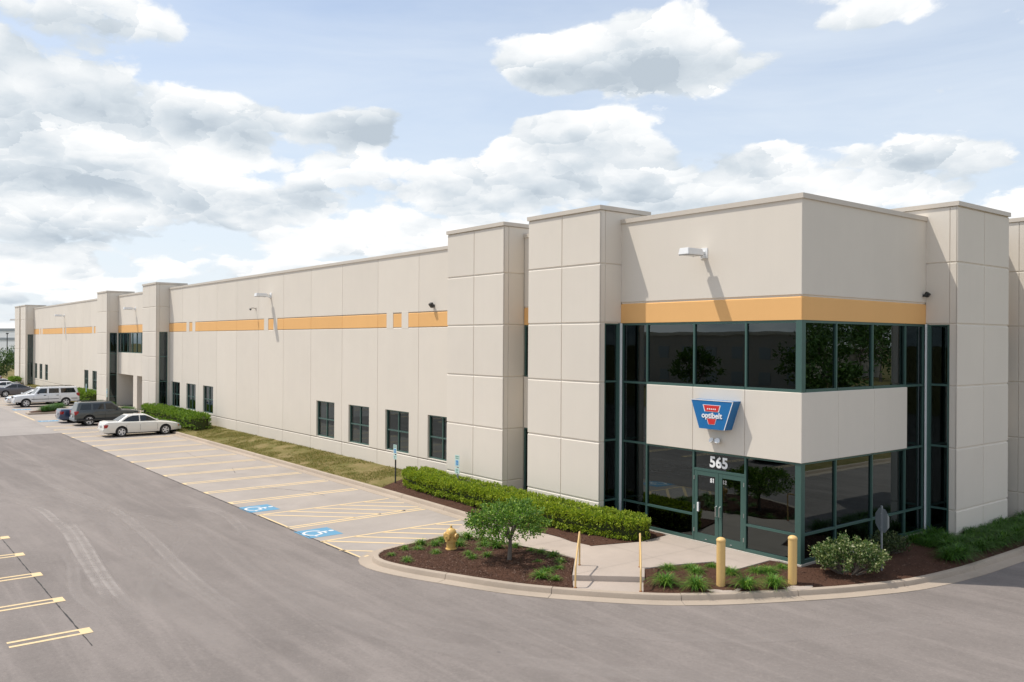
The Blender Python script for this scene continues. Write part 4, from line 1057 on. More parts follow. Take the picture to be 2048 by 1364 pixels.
# stop sign seen from behind
st = thing('stop_sign', 'bare metal back of a stop sign rising out of the shrubs', 'sign', (1.45, 1.60, -.10), R(-29))
mb = MB(); mb.bbox(-.03, .03, -.03, .0, 0, 1.78, .004); mb.build('post', M['galv'], st)
TO = lambda u, w, d: (u, d, w)
oct_ = [(.345 * math.cos(R(22.5 + 45 * k)), 1.385 + .345 * math.sin(R(22.5 + 45 * k))) for k in range(8)]
MB().prism(oct_, 0.001, .006, TO).build('sign_plate', simple('sign_back_metal', (0.20, 0.225, 0.24), .5, .4), st, fix=True)
MB().prism([(.96 * u, 1.385 + .96 * (w - 1.385)) for u, w in oct_], .0062, .0075, TO).build('sign_face', m_sred, st, fix=True)
me = text_mesh('STOP', .24, .004, .001); me.materials.append(m_swhite); inst('lettering', me, st, (0, .009, 1.30), (R(90), 0, R(180)))
for z in (1.2, 1.57): MB().bbox(-.012, .012, -.036, -.028, z - .012, z + .012, .003).build('bolt', M['steel'], st)
# ------------------------------------------------------------------ vegetation
def leaf_mat(name, stops, rough=.55, trans=.30, spec=.35):
    m, N, b = mat(name)
    ri = N.new('ShaderNodeNewGeometry').outputs['Random Per Island']
    c = N.ramp(ri, stops); N.put(b.inputs['Base Color'], c)
    b.inputs['Roughness'].default_value = rough; b.inputs['Specular IOR Level'].default_value = spec
    tl = N.new('ShaderNodeBsdfTranslucent'); N.put(tl.inputs[0], N.mix(1.0, c, (1.0, 1.0, .55), 'MULTIPLY'))
    mx = N.new('ShaderNodeMixShader'); mx.inputs[0].default_value = trans
    N.nt.links.new(b.outputs[0], mx.inputs[1]); N.nt.links.new(tl.outputs[0], mx.inputs[2]); N.nt.links.new(mx.outputs[0], N.nt.nodes['Material Output'].inputs[0])
    return m
M['juniper'] = leaf_mat('hedge_leaves', [(0, (0.118, 0.194, 0.018)), (.4, (0.251, 0.352, 0.029)), (.8, (0.396, 0.490, 0.040)), (1, (0.559, 0.592, 0.064))])
M['yew'] = leaf_mat('hedge_leaves_blue', [(0, (0.030, 0.085, 0.022)), (.5, (0.065, 0.150, 0.036)), (1, (0.13, 0.22, 0.05))])
M['boxwood'] = leaf_mat('clipped_hedge_leaves', [(0, (0.090, 0.168, 0.019)), (.5, (0.162, 0.286, 0.031)), (1, (0.288, 0.403, 0.054))])
M['treeleaf'] = leaf_mat('tree_leaves', [(0, (0.050, 0.121, 0.018)), (.45, (0.109, 0.231, 0.029)), (.85, (0.208, 0.352, 0.044)), (1, (0.512, 0.637, 0.163))])
M['bigleaf'] = leaf_mat('big_tree_leaves', [(0, (0.026, 0.065, 0.016)), (.5, (0.058, 0.124, 0.026)), (1, (0.117, 0.195, 0.046))])
M['varieg'] = leaf_mat('variegated_leaves', [(0, (0.045, 0.095, 0.025)), (.45, (0.10, 0.175, 0.045)), (.70, (0.20, 0.265, 0.085)), (.88, (0.42, 0.45, 0.21)), (1, (0.64, 0.63, 0.42))])
M['shrubdark'] = leaf_mat('dark_shrub_leaves', [(0, (0.022, 0.045, 0.015)), (.6, (0.05, 0.085, 0.025)), (1, (0.15, 0.17, 0.07))])
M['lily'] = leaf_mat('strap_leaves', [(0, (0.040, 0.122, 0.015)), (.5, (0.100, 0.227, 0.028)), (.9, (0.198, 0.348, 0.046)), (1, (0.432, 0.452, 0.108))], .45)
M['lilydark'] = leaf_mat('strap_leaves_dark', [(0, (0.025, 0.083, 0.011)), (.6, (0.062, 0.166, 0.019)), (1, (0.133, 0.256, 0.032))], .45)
M['grassblade'] = leaf_mat('lawn_blades', [(0, (0.098, 0.142, 0.022)), (.35, (0.179, 0.201, 0.040)), (.65, (0.309, 0.260, 0.084)), (1, (0.456, 0.360, 0.140))], .8, .2)
M['under'] = simple('dark_hull_green', (0.045, 0.055, 0.018), .9, 0, .1, .4, 20)  # dark green of the added hull inside the hedges
M['bark'] = simple('grey_bark', (0.16, 0.135, 0.115), .9, 0, .2, .3, 18, .6, 40)

def leaf(mb, p, n, L, w, roll=None):
    """one folded leaf at p pointing along n"""
    n = n.normalized(); a = n.orthogonal().normalized()
    a = Matrix.Rotation(rnd(0, 6.283) if roll is None else roll, 3, n) @ a; c = n.cross(a)
    t = p + n * L; m1 = p + n * L * .5
    k = len(mb.v)
    mb.v += [tuple(p), tuple(m1 + a * w * .5 + c * w * .15), tuple(t), tuple(m1 - a * w * .5 + c * w * .15)]
    mb.f += [(k, k + 1, k + 2), (k, k + 2, k + 3)]
def rdir(up=0.0):
    while True:
        v = Vector((rnd(-1, 1), rnd(-1, 1), rnd(-1, 1)))
        if .05 < v.length < 1: v = v.normalized(); v.z += up; return v.normalized()
def vnoise(p, s):
    from mathutils import noise as mn
    return mn.noise(Vector(p) * s)

def hedge(name, label, path, half_w, z0, z1, n, m, leafsz, group=None, lump=.12, cat='hedge', parent_loc=None):
    """clipped hedge swept along a path (x,y,ground z), lumpy cross-section, skin of small sprigs over a dark core"""
    P = smooth_path([(p[0], p[1]) for p in path], .25)
    t = thing(name, label, cat, (P[0].x, P[0].y, 0), 0, group)
    base = Vector((P[0].x, P[0].y, 0))
    seg = []; tot = 0
    for a, b_ in zip(P[:-1], P[1:]): tot += (b_ - a).length; seg.append(tot)
    H = z1 - z0
    def surf(s, ang, k):
        import bisect
        i = min(bisect.bisect(seg, s * tot), len(seg) - 1); a, b_ = P[i], P[i + 1]
        l0 = seg[i - 1] if i else 0; f = (s * tot - l0) / max(1e-6, seg[i] - l0); c = a.lerp(b_, f); d = (b_ - a).normalized(); nn = Vector((-d.y, d.x))
        e = min(1.0, min(s, 1 - s) * tot / (half_w * 1.1)); e = math.sqrt(max(0.02, 1 - (1 - e) ** 2.2))
        ca, sa = math.cos(ang), math.sin(ang); q = .42
        u = math.copysign(abs(ca) ** q, ca) * half_w * e; v = math.copysign(abs(sa) ** q, sa)
        z = z0 + H * (.5 + .5 * v) * (.82 + .18 * e)
        pt = Vector((c.x + nn.x * u * k, c.y + nn.y * u * k, z0 + (z - z0) * (k if v > 0 else 1)))
        bump = 1 + lump * vnoise(pt, 2.2) + lump * .6 * vnoise(pt + Vector((7, 3, 1)), 5.0)
        pt = Vector((c.x + (pt.x - c.x) * bump, c.y + (pt.y - c.y) * bump, z0 + (pt.z - z0) * (1 + (bump - 1) * .7)))
        nor = Vector((nn.x * ca, nn.y * ca, sa * 1.0))
        return pt, nor.normalized()
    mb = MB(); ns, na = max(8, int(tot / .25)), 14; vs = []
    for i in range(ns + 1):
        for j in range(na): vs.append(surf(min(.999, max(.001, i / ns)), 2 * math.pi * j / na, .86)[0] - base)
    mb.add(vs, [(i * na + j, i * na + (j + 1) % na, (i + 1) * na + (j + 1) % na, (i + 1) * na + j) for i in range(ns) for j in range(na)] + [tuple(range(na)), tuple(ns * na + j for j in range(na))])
    mb.build('light_block_hull', M['under'], t)  # added opaque hull that blocks light behind the sprigs, no real branches
    mb = MB()
    for _ in range(n):
        s = random.random(); ang = rnd(-.35, math.pi + .35) if random.random() < .85 else rnd(0, 6.283)
        pt, nor = surf(s, ang, rnd(.84, 1.02))
        g = (nor + rdir(.35) * .75).normalized()
        for _k in range(3): leaf(mb, pt - base + rdir() * leafsz * .3, (g + rdir() * .55), leafsz * rnd(.7, 1.4), leafsz * rnd(.35, .6))
    mb.build('foliage', M[m], t)
    return t
hedge('hedge', 'long low green juniper hedge along the pilasters from lawn to entrance', [(-18.25, -.75), (-17.5, -1.25), (-16.2, -1.38), (-13, -1.42), (-10, -1.46), (-8.0, -1.50), (-6.6, -1.45), (-5.3, -1.15), (-4.75, -.85)], .62, -.10, .66, 17500, 'juniper', .075)
hedge('hedge', 'clipped box hedge behind the white sedan under three windows', [(-57.2, -1.25), (-50, -1.25), (-44.5, -1.20)], .60, 0.0, 1.05, 3600, 'boxwood', .13, lump=.06)
hedge('hedge', 'clipped box hedge against the far wall behind the white wagon', [(-84.5, -1.0), (-76.0, -1.0)], .60, 0.0, 1.0, 1600, 'boxwood', .16, lump=.06)
hedge('hedge', 'small clipped hedge at the foot of the farthest pilaster', [(-117.5, -1.9), (-114.6, -1.9)], .55, 0.0, 1.0, 500, 'boxwood', .2, lump=.06)

def tree(name, label, loc, h, rx, rz, zc, n, m, lsz, trunk_r, limbs=9, group=None, seed=1, cat='tree', droop=0.0, clump=.30, flat=0.0, bare=.35):
    """trunk, limbs and a crown of leaves gathered in clumps at the twig ends"""
    st_ = random.getstate(); random.seed(seed)
    t = thing(name, label, cat, loc, rnd(0, 6.28) if group else 0, group)
    mb = MB(); fork = Vector((rnd(-.03, .03) * h, rnd(-.03, .03) * h, h * bare))
    mb.tube([(0, 0, -.06), (trunk_r * .15, 0, .05), fork * .5 + Vector((rnd(-.01, .01) * h, 0, 0)), fork], [trunk_r * 1.35, trunk_r * 1.08, trunk_r * .9, trunk_r * .8], 12)
    tips = []
    for i in range(limbs):
        a = 6.283 * i / limbs + rnd(-.3, .3); e = rnd(.25, 1.25); rr = rnd(.60, .95)
        end = Vector((math.cos(a) * rx * rr * math.cos(e * .9), math.sin(a) * rx * rr * math.cos(e * .9), zc + rz * rr * math.sin(e * 1.2 - .35)))
        midp = fork.lerp(end, .5) + Vector((rnd(-.06, .06) * h, rnd(-.06, .06) * h, rnd(0, .08) * h))
        q = [fork, fork.lerp(midp, .5) + Vector((0, 0, .02 * h)), midp, end]
        mb.tube(q, [trunk_r * .55, trunk_r * .45, trunk_r * .3, trunk_r * .08], 6)
        for k in range(5):
            f = rnd(.3, 1.0); b0 = q[2].lerp(q[3], f) if f > .5 else q[1].lerp(q[2], f * 2)
            e2 = b0 + Vector((rnd(-1, 1) * rx * .45, rnd(-1, 1) * rx * .45, rnd(-.35, .6) * rz * .6))
            mb.tube([b0, b0.lerp(e2, .5) + Vector((0, 0, .02 * h)), e2], [trunk_r * .2, trunk_r * .13, trunk_r * .05], 5); tips += [e2, b0.lerp(e2, .6)]
        tips.append(end)
    mb.build('trunk', M['bark'], t, 60)
    cl = []
    for k in range(int(28 + n / 90)):
        v = rdir(); r_ = rnd(.45, 1.0) ** .5
        c = Vector((v.x * rx * r_, v.y * rx * r_, zc + v.z * rz * r_ * (1 if v.z > 0 else .75)))
        cl.append((c, clump * rx * rnd(.5, 1.0)))
    cl += [(p, clump * rx * rnd(.4, .8)) for p in tips]
    mb = MB()
    for _ in range(n):
        c, r_ = random.choice(cl); p = c + rdir() * r_ * random.random() ** .5
        q = Vector((p.x / rx, p.y / rx, (p.z - zc) / rz))
        if q.length > 1.12: p = Vector((p.x / q.length, p.y / q.length, zc + (p.z - zc) / q.length))
        o = Vector((p.x, p.y, (p.z - zc) * rx / rz)).normalized()
        leaf(mb, p, o * .7 + rdir(.25 - droop) * .9, lsz * rnd(.7, 1.3), lsz * rnd(.38, .58))
    mb.build('crown', M[m], t)
    random.setstate(st_); return t
tree('crabapple_tree', 'small spreading young tree on a short trunk in the mulch island', (-5.56, -5.75, -.10), 1.70, 1.16, .60, 1.06, 7600, 'treeleaf', .085, .062, 10, seed=5, clump=.19, bare=.34)

def strap_clump(n, L, seed, m, w=.016):
    st_ = random.getstate(); random.seed(seed); mb = MB()
    for _ in range(n):
        a = rnd(0, 6.283); l = L * rnd(.55, 1.15); e = rnd(.70, 1.52); b0 = Vector((rnd(-.05, .05), rnd(-.05, .05), 0)) * (L / .3)
        h = Vector((math.cos(a), math.sin(a), 0)); s = Vector((-h.y, h.x, 0)); ww = w * rnd(.7, 1.2); k = len(mb.v)
        for i in range(5):
            f = i / 4; out = l * (f * math.cos(e) + .38 * f * f); z = l * (f * math.sin(e) * 1.05 - .74 * f * f * f * (1.25 - e * .35))
            p = b0 + h * out + Vector((0, 0, max(.004, z))); q = ww * (1 - f ** 2.2) / 2
            mb.v += [tuple(p + s * q + Vector((0, 0, q * .5))), tuple(p - s * q + Vector((0, 0, q * .5)))]
        mb.f += [(k + 2 * i, k + 2 * i + 1, k + 2 * i + 3, k + 2 * i + 2) for i in range(4)]
    me = bpy.data.meshes.new('strap_foliage'); me.from_pydata(mb.v, [], mb.f); me.materials.append(M[m]); me.shade_smooth(); random.setstate(st_); return me
LILY = [strap_clump(250, .46, 11 + k, 'lily') for k in range(4)]
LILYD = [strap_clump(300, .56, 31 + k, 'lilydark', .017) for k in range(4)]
LILYS = [strap_clump(130, .31, 51 + k, 'lily', .016) for k in range(3)]
def clump(me, x, y, z, s, label, group):
    o = inst('daylily_clump', me, None, (x, y, z), (rnd(-.05, .05), rnd(-.05, .05), rnd(0, 6.28)), (s * rnd(.92, 1.1), s * rnd(.92, 1.1), s)); return tag(o, label, 'plant', group)
LB = [(-8.13, -8.05, .6), (-7.32, -8.02, .8), (-8.51, -7.38, .8), (-8.73, -6.69, 1.1), (-8.24, -7.09, .8), (-8.32, -6.42, 1.1), (-8.7, -5.96, 1), (-7.54, -6.91, .8), (-7.9, -5.83, 1.2), (-8.59, -5.06, 1.3), (-8.74, -5.34, 1), (-7.42, -5.23, 1.1), (-8.13, -4.78, .9),
      (-6.96, -5.13, 1.4), (-7.04, -5.72, .7), (-6.75, -6.33, .8), (-6.29, -5.97, .8), (-6.32, -6.47, .8), (-6.68, -4.64, .9), (-5.99, -4.59, .7), (-5.57, -4.58, .9), (-5.02, -4.57, 1.1), (-4.43, -4.82, .9), (-4.03, -5.26, .7), (-4.8, -5.31, .7), (-3.65, -6.2, 1.1), (-3.96, -5.73, .9), (-3.28, -6.0, .7)]
for k, (x, y, s) in enumerate(LB):
    P_ = Vector((x, y))
    lab = ('small strap-leaf clump growing close round the fire hydrant' if (P_ - Vector((-7.66, -6.3))).length < 1.0 else 'small strap-leaf clump in the mulch beneath the young tree' if (P_ - Vector((-5.56, -5.75))).length < 1.15 else
           'small strap-leaf clump beside the handrail end of the mulch island' if x > -4.7 else 'small strap-leaf clump at the parking end of the mulch island' if x < -7.9 else 'small strap-leaf clump along the walk edge of the mulch island' if y > -5.3 else 'small strap-leaf clump in the open mulch between hydrant and tree')
    clump(LILYS[k % 3], x, y, -.12 if x > -7 else -.155, s * 1.12, lab, 'daylily clumps in the mulch island')
RB = [(-1.21, -4.12, 1.5), (-2.02, -3.09, 1.1), (-1.70, -2.57, 1.0), (-1.38, -2.72, 1.1), (-0.56, -3.72, 1.5), (-1.45, -1.96, .9), (-.71, -2.1, 1.2), (.22, -2.72, 1.5), (-.41, -1.44, 1.1), (-.23, -1.16, 1.1), (.56, -2.05, 1.45), (-.24, -.5, .9)]
for k, (x, y, s) in enumerate(RB):
    clump(LILY[k % 4], x, y, -.10, s * .80, 'large clump of arching strap leaves near the kerb by the bollards' if s > 1.3 else 'smaller clump of arching strap leaves along the plaza edge of the bollard bed', 'daylily clumps in the bollard bed')
y = 4.3; k = 0
while y < 21:
    xs = [2.08, 1.55] + ([1.05, .55] if y < 6.6 else []) + ([1.28] if y > 7 else [])
    for x in xs:
        if y < 4.9 and x < 1.9: continue
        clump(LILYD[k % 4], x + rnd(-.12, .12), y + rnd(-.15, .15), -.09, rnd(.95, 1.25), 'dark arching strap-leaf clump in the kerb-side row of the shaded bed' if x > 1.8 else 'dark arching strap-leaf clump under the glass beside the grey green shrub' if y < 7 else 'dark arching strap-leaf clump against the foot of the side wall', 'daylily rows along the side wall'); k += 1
    y += .52
# planting at the second entrance
for k in range(11):
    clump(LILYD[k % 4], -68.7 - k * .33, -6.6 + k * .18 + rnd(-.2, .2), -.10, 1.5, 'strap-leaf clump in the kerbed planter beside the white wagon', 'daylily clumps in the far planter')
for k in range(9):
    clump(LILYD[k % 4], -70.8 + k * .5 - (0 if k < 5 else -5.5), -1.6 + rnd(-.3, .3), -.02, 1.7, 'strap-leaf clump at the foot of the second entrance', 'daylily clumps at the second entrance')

def shrub(label, loc, rx, ry, h, n, m, lsz, seed, rz=0.0):
    st_ = random.getstate(); random.seed(seed)
    t = thing('shrub', label, 'shrub', loc, rz)
    mb = MB(); tips = []
    for i in range(46):
        a = rnd(0, 6.283); r_ = math.sqrt(random.random()); end = Vector((math.cos(a) * rx * r_, math.sin(a) * ry * r_, h * (1.02 - .50 * r_ ** 2) * rnd(.75, 1.0)))
        b0 = Vector((math.cos(a) * rx * .12, math.sin(a) * ry * .12, 0)); md = b0.lerp(end, .55) + Vector((math.cos(a) * rx * .12, math.sin(a) * ry * .12, -.04))
        mb.tube([b0 + Vector((0, 0, -.04)), md, end], [.014, .010, .004], 5); tips += [end, md.lerp(end, .6), md.lerp(end, .3)]
    mb.build('stems', M['bark'], t, 60)
    mb = MB()
    for _ in range(n):
        c = random.choice(tips); p = c + rdir() * rnd(0, .17)
        if p.z < .03: p.z = rnd(.04, .2)
        leaf(mb, p, Vector((p.x / rx, p.y / ry, .8)) * .6 + rdir(.3), lsz * rnd(.7, 1.3), lsz * rnd(.40, .60))
    mb.build('foliage', M[m], t)
    random.setstate(st_)
shrub('large variegated cream and green shrub in front of the stop sign', (1.08, .52, -.10), 1.0, .60, 1.0, 8500, 'varieg', .078, 3, R(51.6))
shrub('duller grey green shrub behind the stop sign', (.62, 3.45, -.08), .55, .70, .66, 2200, 'shrubdark', .075, 4)

# lawn blades
def blades(sample, n, h0, h1, w):
    mb = MB()
    for _ in range(n):
        p = sample()
        if vnoise(p, .55) + .6 * vnoise(p, 1.7) + rnd(-.25, .25) < -.08: continue
        h = rnd(h0, h1); a = rnd(0, 6.283); t_ = Vector((math.cos(a), math.sin(a), 0)); o = Vector((rnd(-.6, .6), rnd(-.6, .6), 0)) * h
        k = len(mb.v); mb.v += [tuple(p - t_ * w), tuple(p + t_ * w), tuple(p + o + Vector((0, 0, h)))]; mb.f.append((k, k + 1, k + 2))
    return mb
f, a = sampler(lawns[0][1]); tag(blades(f, 60000, .03, .075, .010).build('lawn_grass', M['grassblade'], kind='stuff'), 'patchy dry mown grass along the foot of the near long wall', 'grass')
f, a = sampler(lawns[1][1]); tag(blades(f, 9000, .05, .11, .02).build('lawn_grass', M['grassblade'], kind='stuff'), 'patchy mown grass along the foot of the far long wall', 'grass')
# ------------------------------------------------------------------ vehicles
def paintm(name, col, metal=0.0): return simple(name, col, 0.28 if not metal else .32, metal, .5, coat=1.0)
m_rim = simple('alloy_rim', (0.70, 0.70, 0.70), .35, .3); m_tail = simple('tail_lamp_red', (0.33, 0.012, 0.012), .18, 0, .6); m_head = simple('head_lamp_clear', (0.55, 0.56, 0.57), .12, .2, .6); m_amber = simple('amber_lens', (0.62, 0.20, 0.03), .2)
m_plate = simple('licence_plate', (0.55, 0.56, 0.58), .5); m_well = simple('wheel_well', (0.008, 0.008, 0.008), .9, 0, .1); m_chrome = simple('chrome_trim', (0.70, 0.70, 0.70), .15, 1.0)
def tyre_mesh(r_, w):
    mb = MB(); T = Matrix.Rotation(R(90), 4, 'X'); i = r_ * .66
    mb.lathe([(i, -w / 2), (r_ * .93, -w / 2), (r_, -w * .36), (r_, w * .36), (r_ * .93, w / 2), (i, w / 2), (i * .98, 0), (i, -w / 2)], 32, T, False)
    me = bpy.data.meshes.new('tyre'); me.from_pydata(mb.v, [], mb.f); me.materials.append(M['black']); me.shade_smooth(); me.set_sharp_from_angle(angle=R(35)); return me
def rim_mesh(r_, w, n=5):
    mb = MB(); T = Matrix.Rotation(R(90), 4, 'X'); i = r_ * .67; f = w / 2
    mb.lathe([(i, -f * .3), (i, f), (i * .90, f), (i * .86, f * .5), (i * .86, -f * .3)], 32, T, False)
    mb.lathe([(i * .26, f * .4), (i * .26, f * .92), (i * .16, f * 1.0), (.01, f * 1.0)], 16, T)
    for k in range(n):
        a = 6.283 * k / n; d = Vector((math.cos(a), 0, math.sin(a))); s = Vector((-d.z, 0, d.x)); y0, y1 = -f * .45, -f * .92
        q = []
        for rad, hw in ((i * .15, i * .22), (i * .90, i * .17)):
            for yy in (y0, y1): q += [d * rad + s * hw + Vector((0, yy, 0)), d * rad - s * hw + Vector((0, yy, 0))]
        mb.add(q, [(0, 1, 5, 4), (2, 6, 7, 3), (0, 4, 6, 2), (1, 3, 7, 5), (0, 2, 3, 1), (4, 5, 7, 6)])
    me = bpy.data.meshes.new('rim'); me.from_pydata(mb.v, [], mb.f); me.materials.append(m_rim); return me
def loft_stations(st, W_):
    k = []
    n = 46; xs = [s[0] for s in st]
    def at(x):
        import bisect
        i = min(max(bisect.bisect(xs, x) - 1, 0), len(st) - 2); a, b_ = st[i], st[i + 1]; f = (x - a[0]) / (b_[0] - a[0])
        return [a[j] + (b_[j] - a[j]) * f for j in range(4)]
    xx = sorted(set([xs[0] + (xs[-1] - xs[0]) * i / n for i in range(n + 1)] + xs)); rings = []
    for x in xx:
        _, ws, zb, zt = at(x); w = W_ / 2 * ws; h = zt - zb
        half = [(0, zb), (w * .70, zb), (w * .93, zb + .06), (w * .975, zb + h * .26), (w, zb + h * .52), (w * .985, zb + h * .74), (w * .945, zt - .05), (w * .86, zt - .008), (w * .55, zt + .012), (0, zt + .018)]
        rings.append([Vector((x, y_, z_)) for y_, z_ in half] + [Vector((x, -y_, z_)) for y_, z_ in reversed(half[1:-1])])
    m_ = len(rings[0]); mb = MB()
    for r_ in rings: mb.v += [tuple(p) for p in r_]
    for i in range(len(rings) - 1):
        for j in range(m_): mb.f.append((i * m_ + j, i * m_ + (j + 1) % m_, (i + 1) * m_ + (j + 1) % m_, (i + 1) * m_ + j))
    mb.f.append(tuple(range(m_))); mb.f.append(tuple((len(rings) - 1) * m_ + j for j in range(m_)))
    return mb
def cut(mb, cyls):
    """cut the wheel arches out of the body shell"""
    me = bpy.data.meshes.new('b'); me.from_pydata(mb.v, [], mb.f)
    bm = bmesh.new(); bm.from_mesh(me); bmesh.ops.recalc_face_normals(bm, faces=bm.faces[:]); bm.to_mesh(me); bm.free()
    o = bpy.data.objects.new('b', me); COL.objects.link(o); tmp = []
    for (x, z, r_, y0, y1) in cyls:
        c = MB(); c.lathe([(r_, y0), (r_, y1)], 28, Matrix.Translation((x, 0, z)) @ Matrix.Rotation(R(-90), 4, 'X')); co = c.build('c', M['black'], fix=True); tmp.append(co)
        bo = o.modifiers.new('b', 'BOOLEAN'); bo.operation = 'DIFFERENCE'; bo.object = co; bo.solver = 'EXACT'
    bpy.context.view_layer.update(); dg = bpy.context.evaluated_depsgraph_get(); r2 = bpy.data.meshes.new_from_object(o.evaluated_get(dg))
    for q in [o] + tmp: bpy.data.objects.remove(q)
    return r2
SP = {}
SP['sedan'] = dict(L=4.88, W=1.80, H=1.42, r=.325, ax=(1.40, -1.36), st=[(-2.44, .72, .36, .62), (-2.42, .86, .28, .80), (-2.34, .925, .24, .955), (-2.15, .96, .22, 1.005), (-1.6, .985, .21, 1.0), (-.9, 1, .20, .975), (0, 1, .19, .945), (.95, 1, .20, .925), (1.25, .99, .20, .905), (1.8, .965, .22, .835), (2.18, .925, .24, .755), (2.36, .86, .26, .66), (2.43, .74, .30, .56)],
                   gh=(-1.78, 1.22, .80, .93, -.92, .22, .585, 1.405), side=[[(-.25, .965), (-.25, 1.345), (-.62, 1.345), (-.95, 1.24), (-1.20, 1.08), (-1.32, .99), (-1.26, .965)], [(-.18, .965), (-.18, 1.345), (.14, 1.335), (.42, 1.225), (.88, .965)]], tail=(.60, .82), rail=False, handle=.86)
SP['sedan2'] = dict(L=4.80, W=1.82, H=1.44, r=.335, ax=(1.40, -1.38), st=[(-2.38, .72, .36, .66), (-2.36, .86, .28, .86), (-2.28, .925, .24, 1.04), (-2.05, .96, .22, 1.06), (-1.5, .985, .21, 1.03), (-.9, 1, .20, 1.0), (0, 1, .19, .965), (.95, 1, .20, .95), (1.25, .99, .20, .93), (1.8, .965, .22, .85), (2.18, .925, .24, .76), (2.34, .86, .26, .66), (2.41, .74, .30, .55)],
                    gh=(-1.92, 1.30, .80, .95, -.75, .10, .575, 1.43), side=[[(-.26, 1.02), (-.26, 1.345), (-.62, 1.33), (-1.15, 1.17), (-1.32, 1.05), (-1.25, 1.02)], [(-.17, 1.01), (-.17, 1.345), (.08, 1.335), (.45, 1.20), (.88, 1.0)]], tail=(.68, .90), rail=False, handle=.88)
SP['suv'] = dict(L=4.62, W=1.84, H=1.74, r=.375, ax=(1.36, -1.30), st=[(-2.30, .74, .50, .74), (-2.28, .90, .42, .92), (-2.22, .945, .40, 1.10), (-2.0, .965, .38, 1.13), (-1, 1, .37, 1.12), (0, 1, .37, 1.10), (.9, 1, .37, 1.085), (1.2, .985, .38, 1.075), (1.8, .95, .40, 1.03), (2.12, .91, .42, .97), (2.25, .85, .45, .86), (2.30, .72, .50, .70)],
                 gh=(-2.18, 1.08, .845, 1.10, -2.00, .28, .675, 1.70), side=[[(-1.17, 1.17), (-1.15, 1.58), (-1.78, 1.58), (-1.93, 1.20), (-1.90, 1.17)], [(-1.03, 1.17), (-1.03, 1.58), (-.30, 1.585), (-.28, 1.17)], [(-.17, 1.17), (-.18, 1.585), (.26, 1.57), (.78, 1.17)]], tail=(.80, 1.08), rail=True, handle=.98)
SP['wagon'] = dict(L=5.58, W=1.95, H=1.87, r=.385, ax=(1.78, -1.56), st=[(-2.78, .76, .50, .80), (-2.76, .90, .44, 1.0), (-2.70, .945, .42, 1.20), (-2.5, .965, .40, 1.22), (-1.4, 1, .40, 1.20), (0, 1, .40, 1.19), (1.1, 1, .40, 1.18), (1.45, .985, .40, 1.17), (2.2, .96, .42, 1.12), (2.58, .93, .44, 1.07), (2.72, .90, .46, .98), (2.78, .80, .50, .80)],
                   gh=(-2.70, 1.20, .885, 1.19, -2.52, .64, .745, 1.83), side=[[(-1.15, 1.26), (-1.12, 1.70), (-2.28, 1.70), (-2.45, 1.28), (-2.42, 1.26)], [(-.98, 1.26), (-.98, 1.70), (-.14, 1.70), (-.12, 1.26)], [(.04, 1.26), (.03, 1.70), (.56, 1.69), (.94, 1.26)]], tail=(.92, 1.24), rail=True, handle=1.06)
BODY = {}
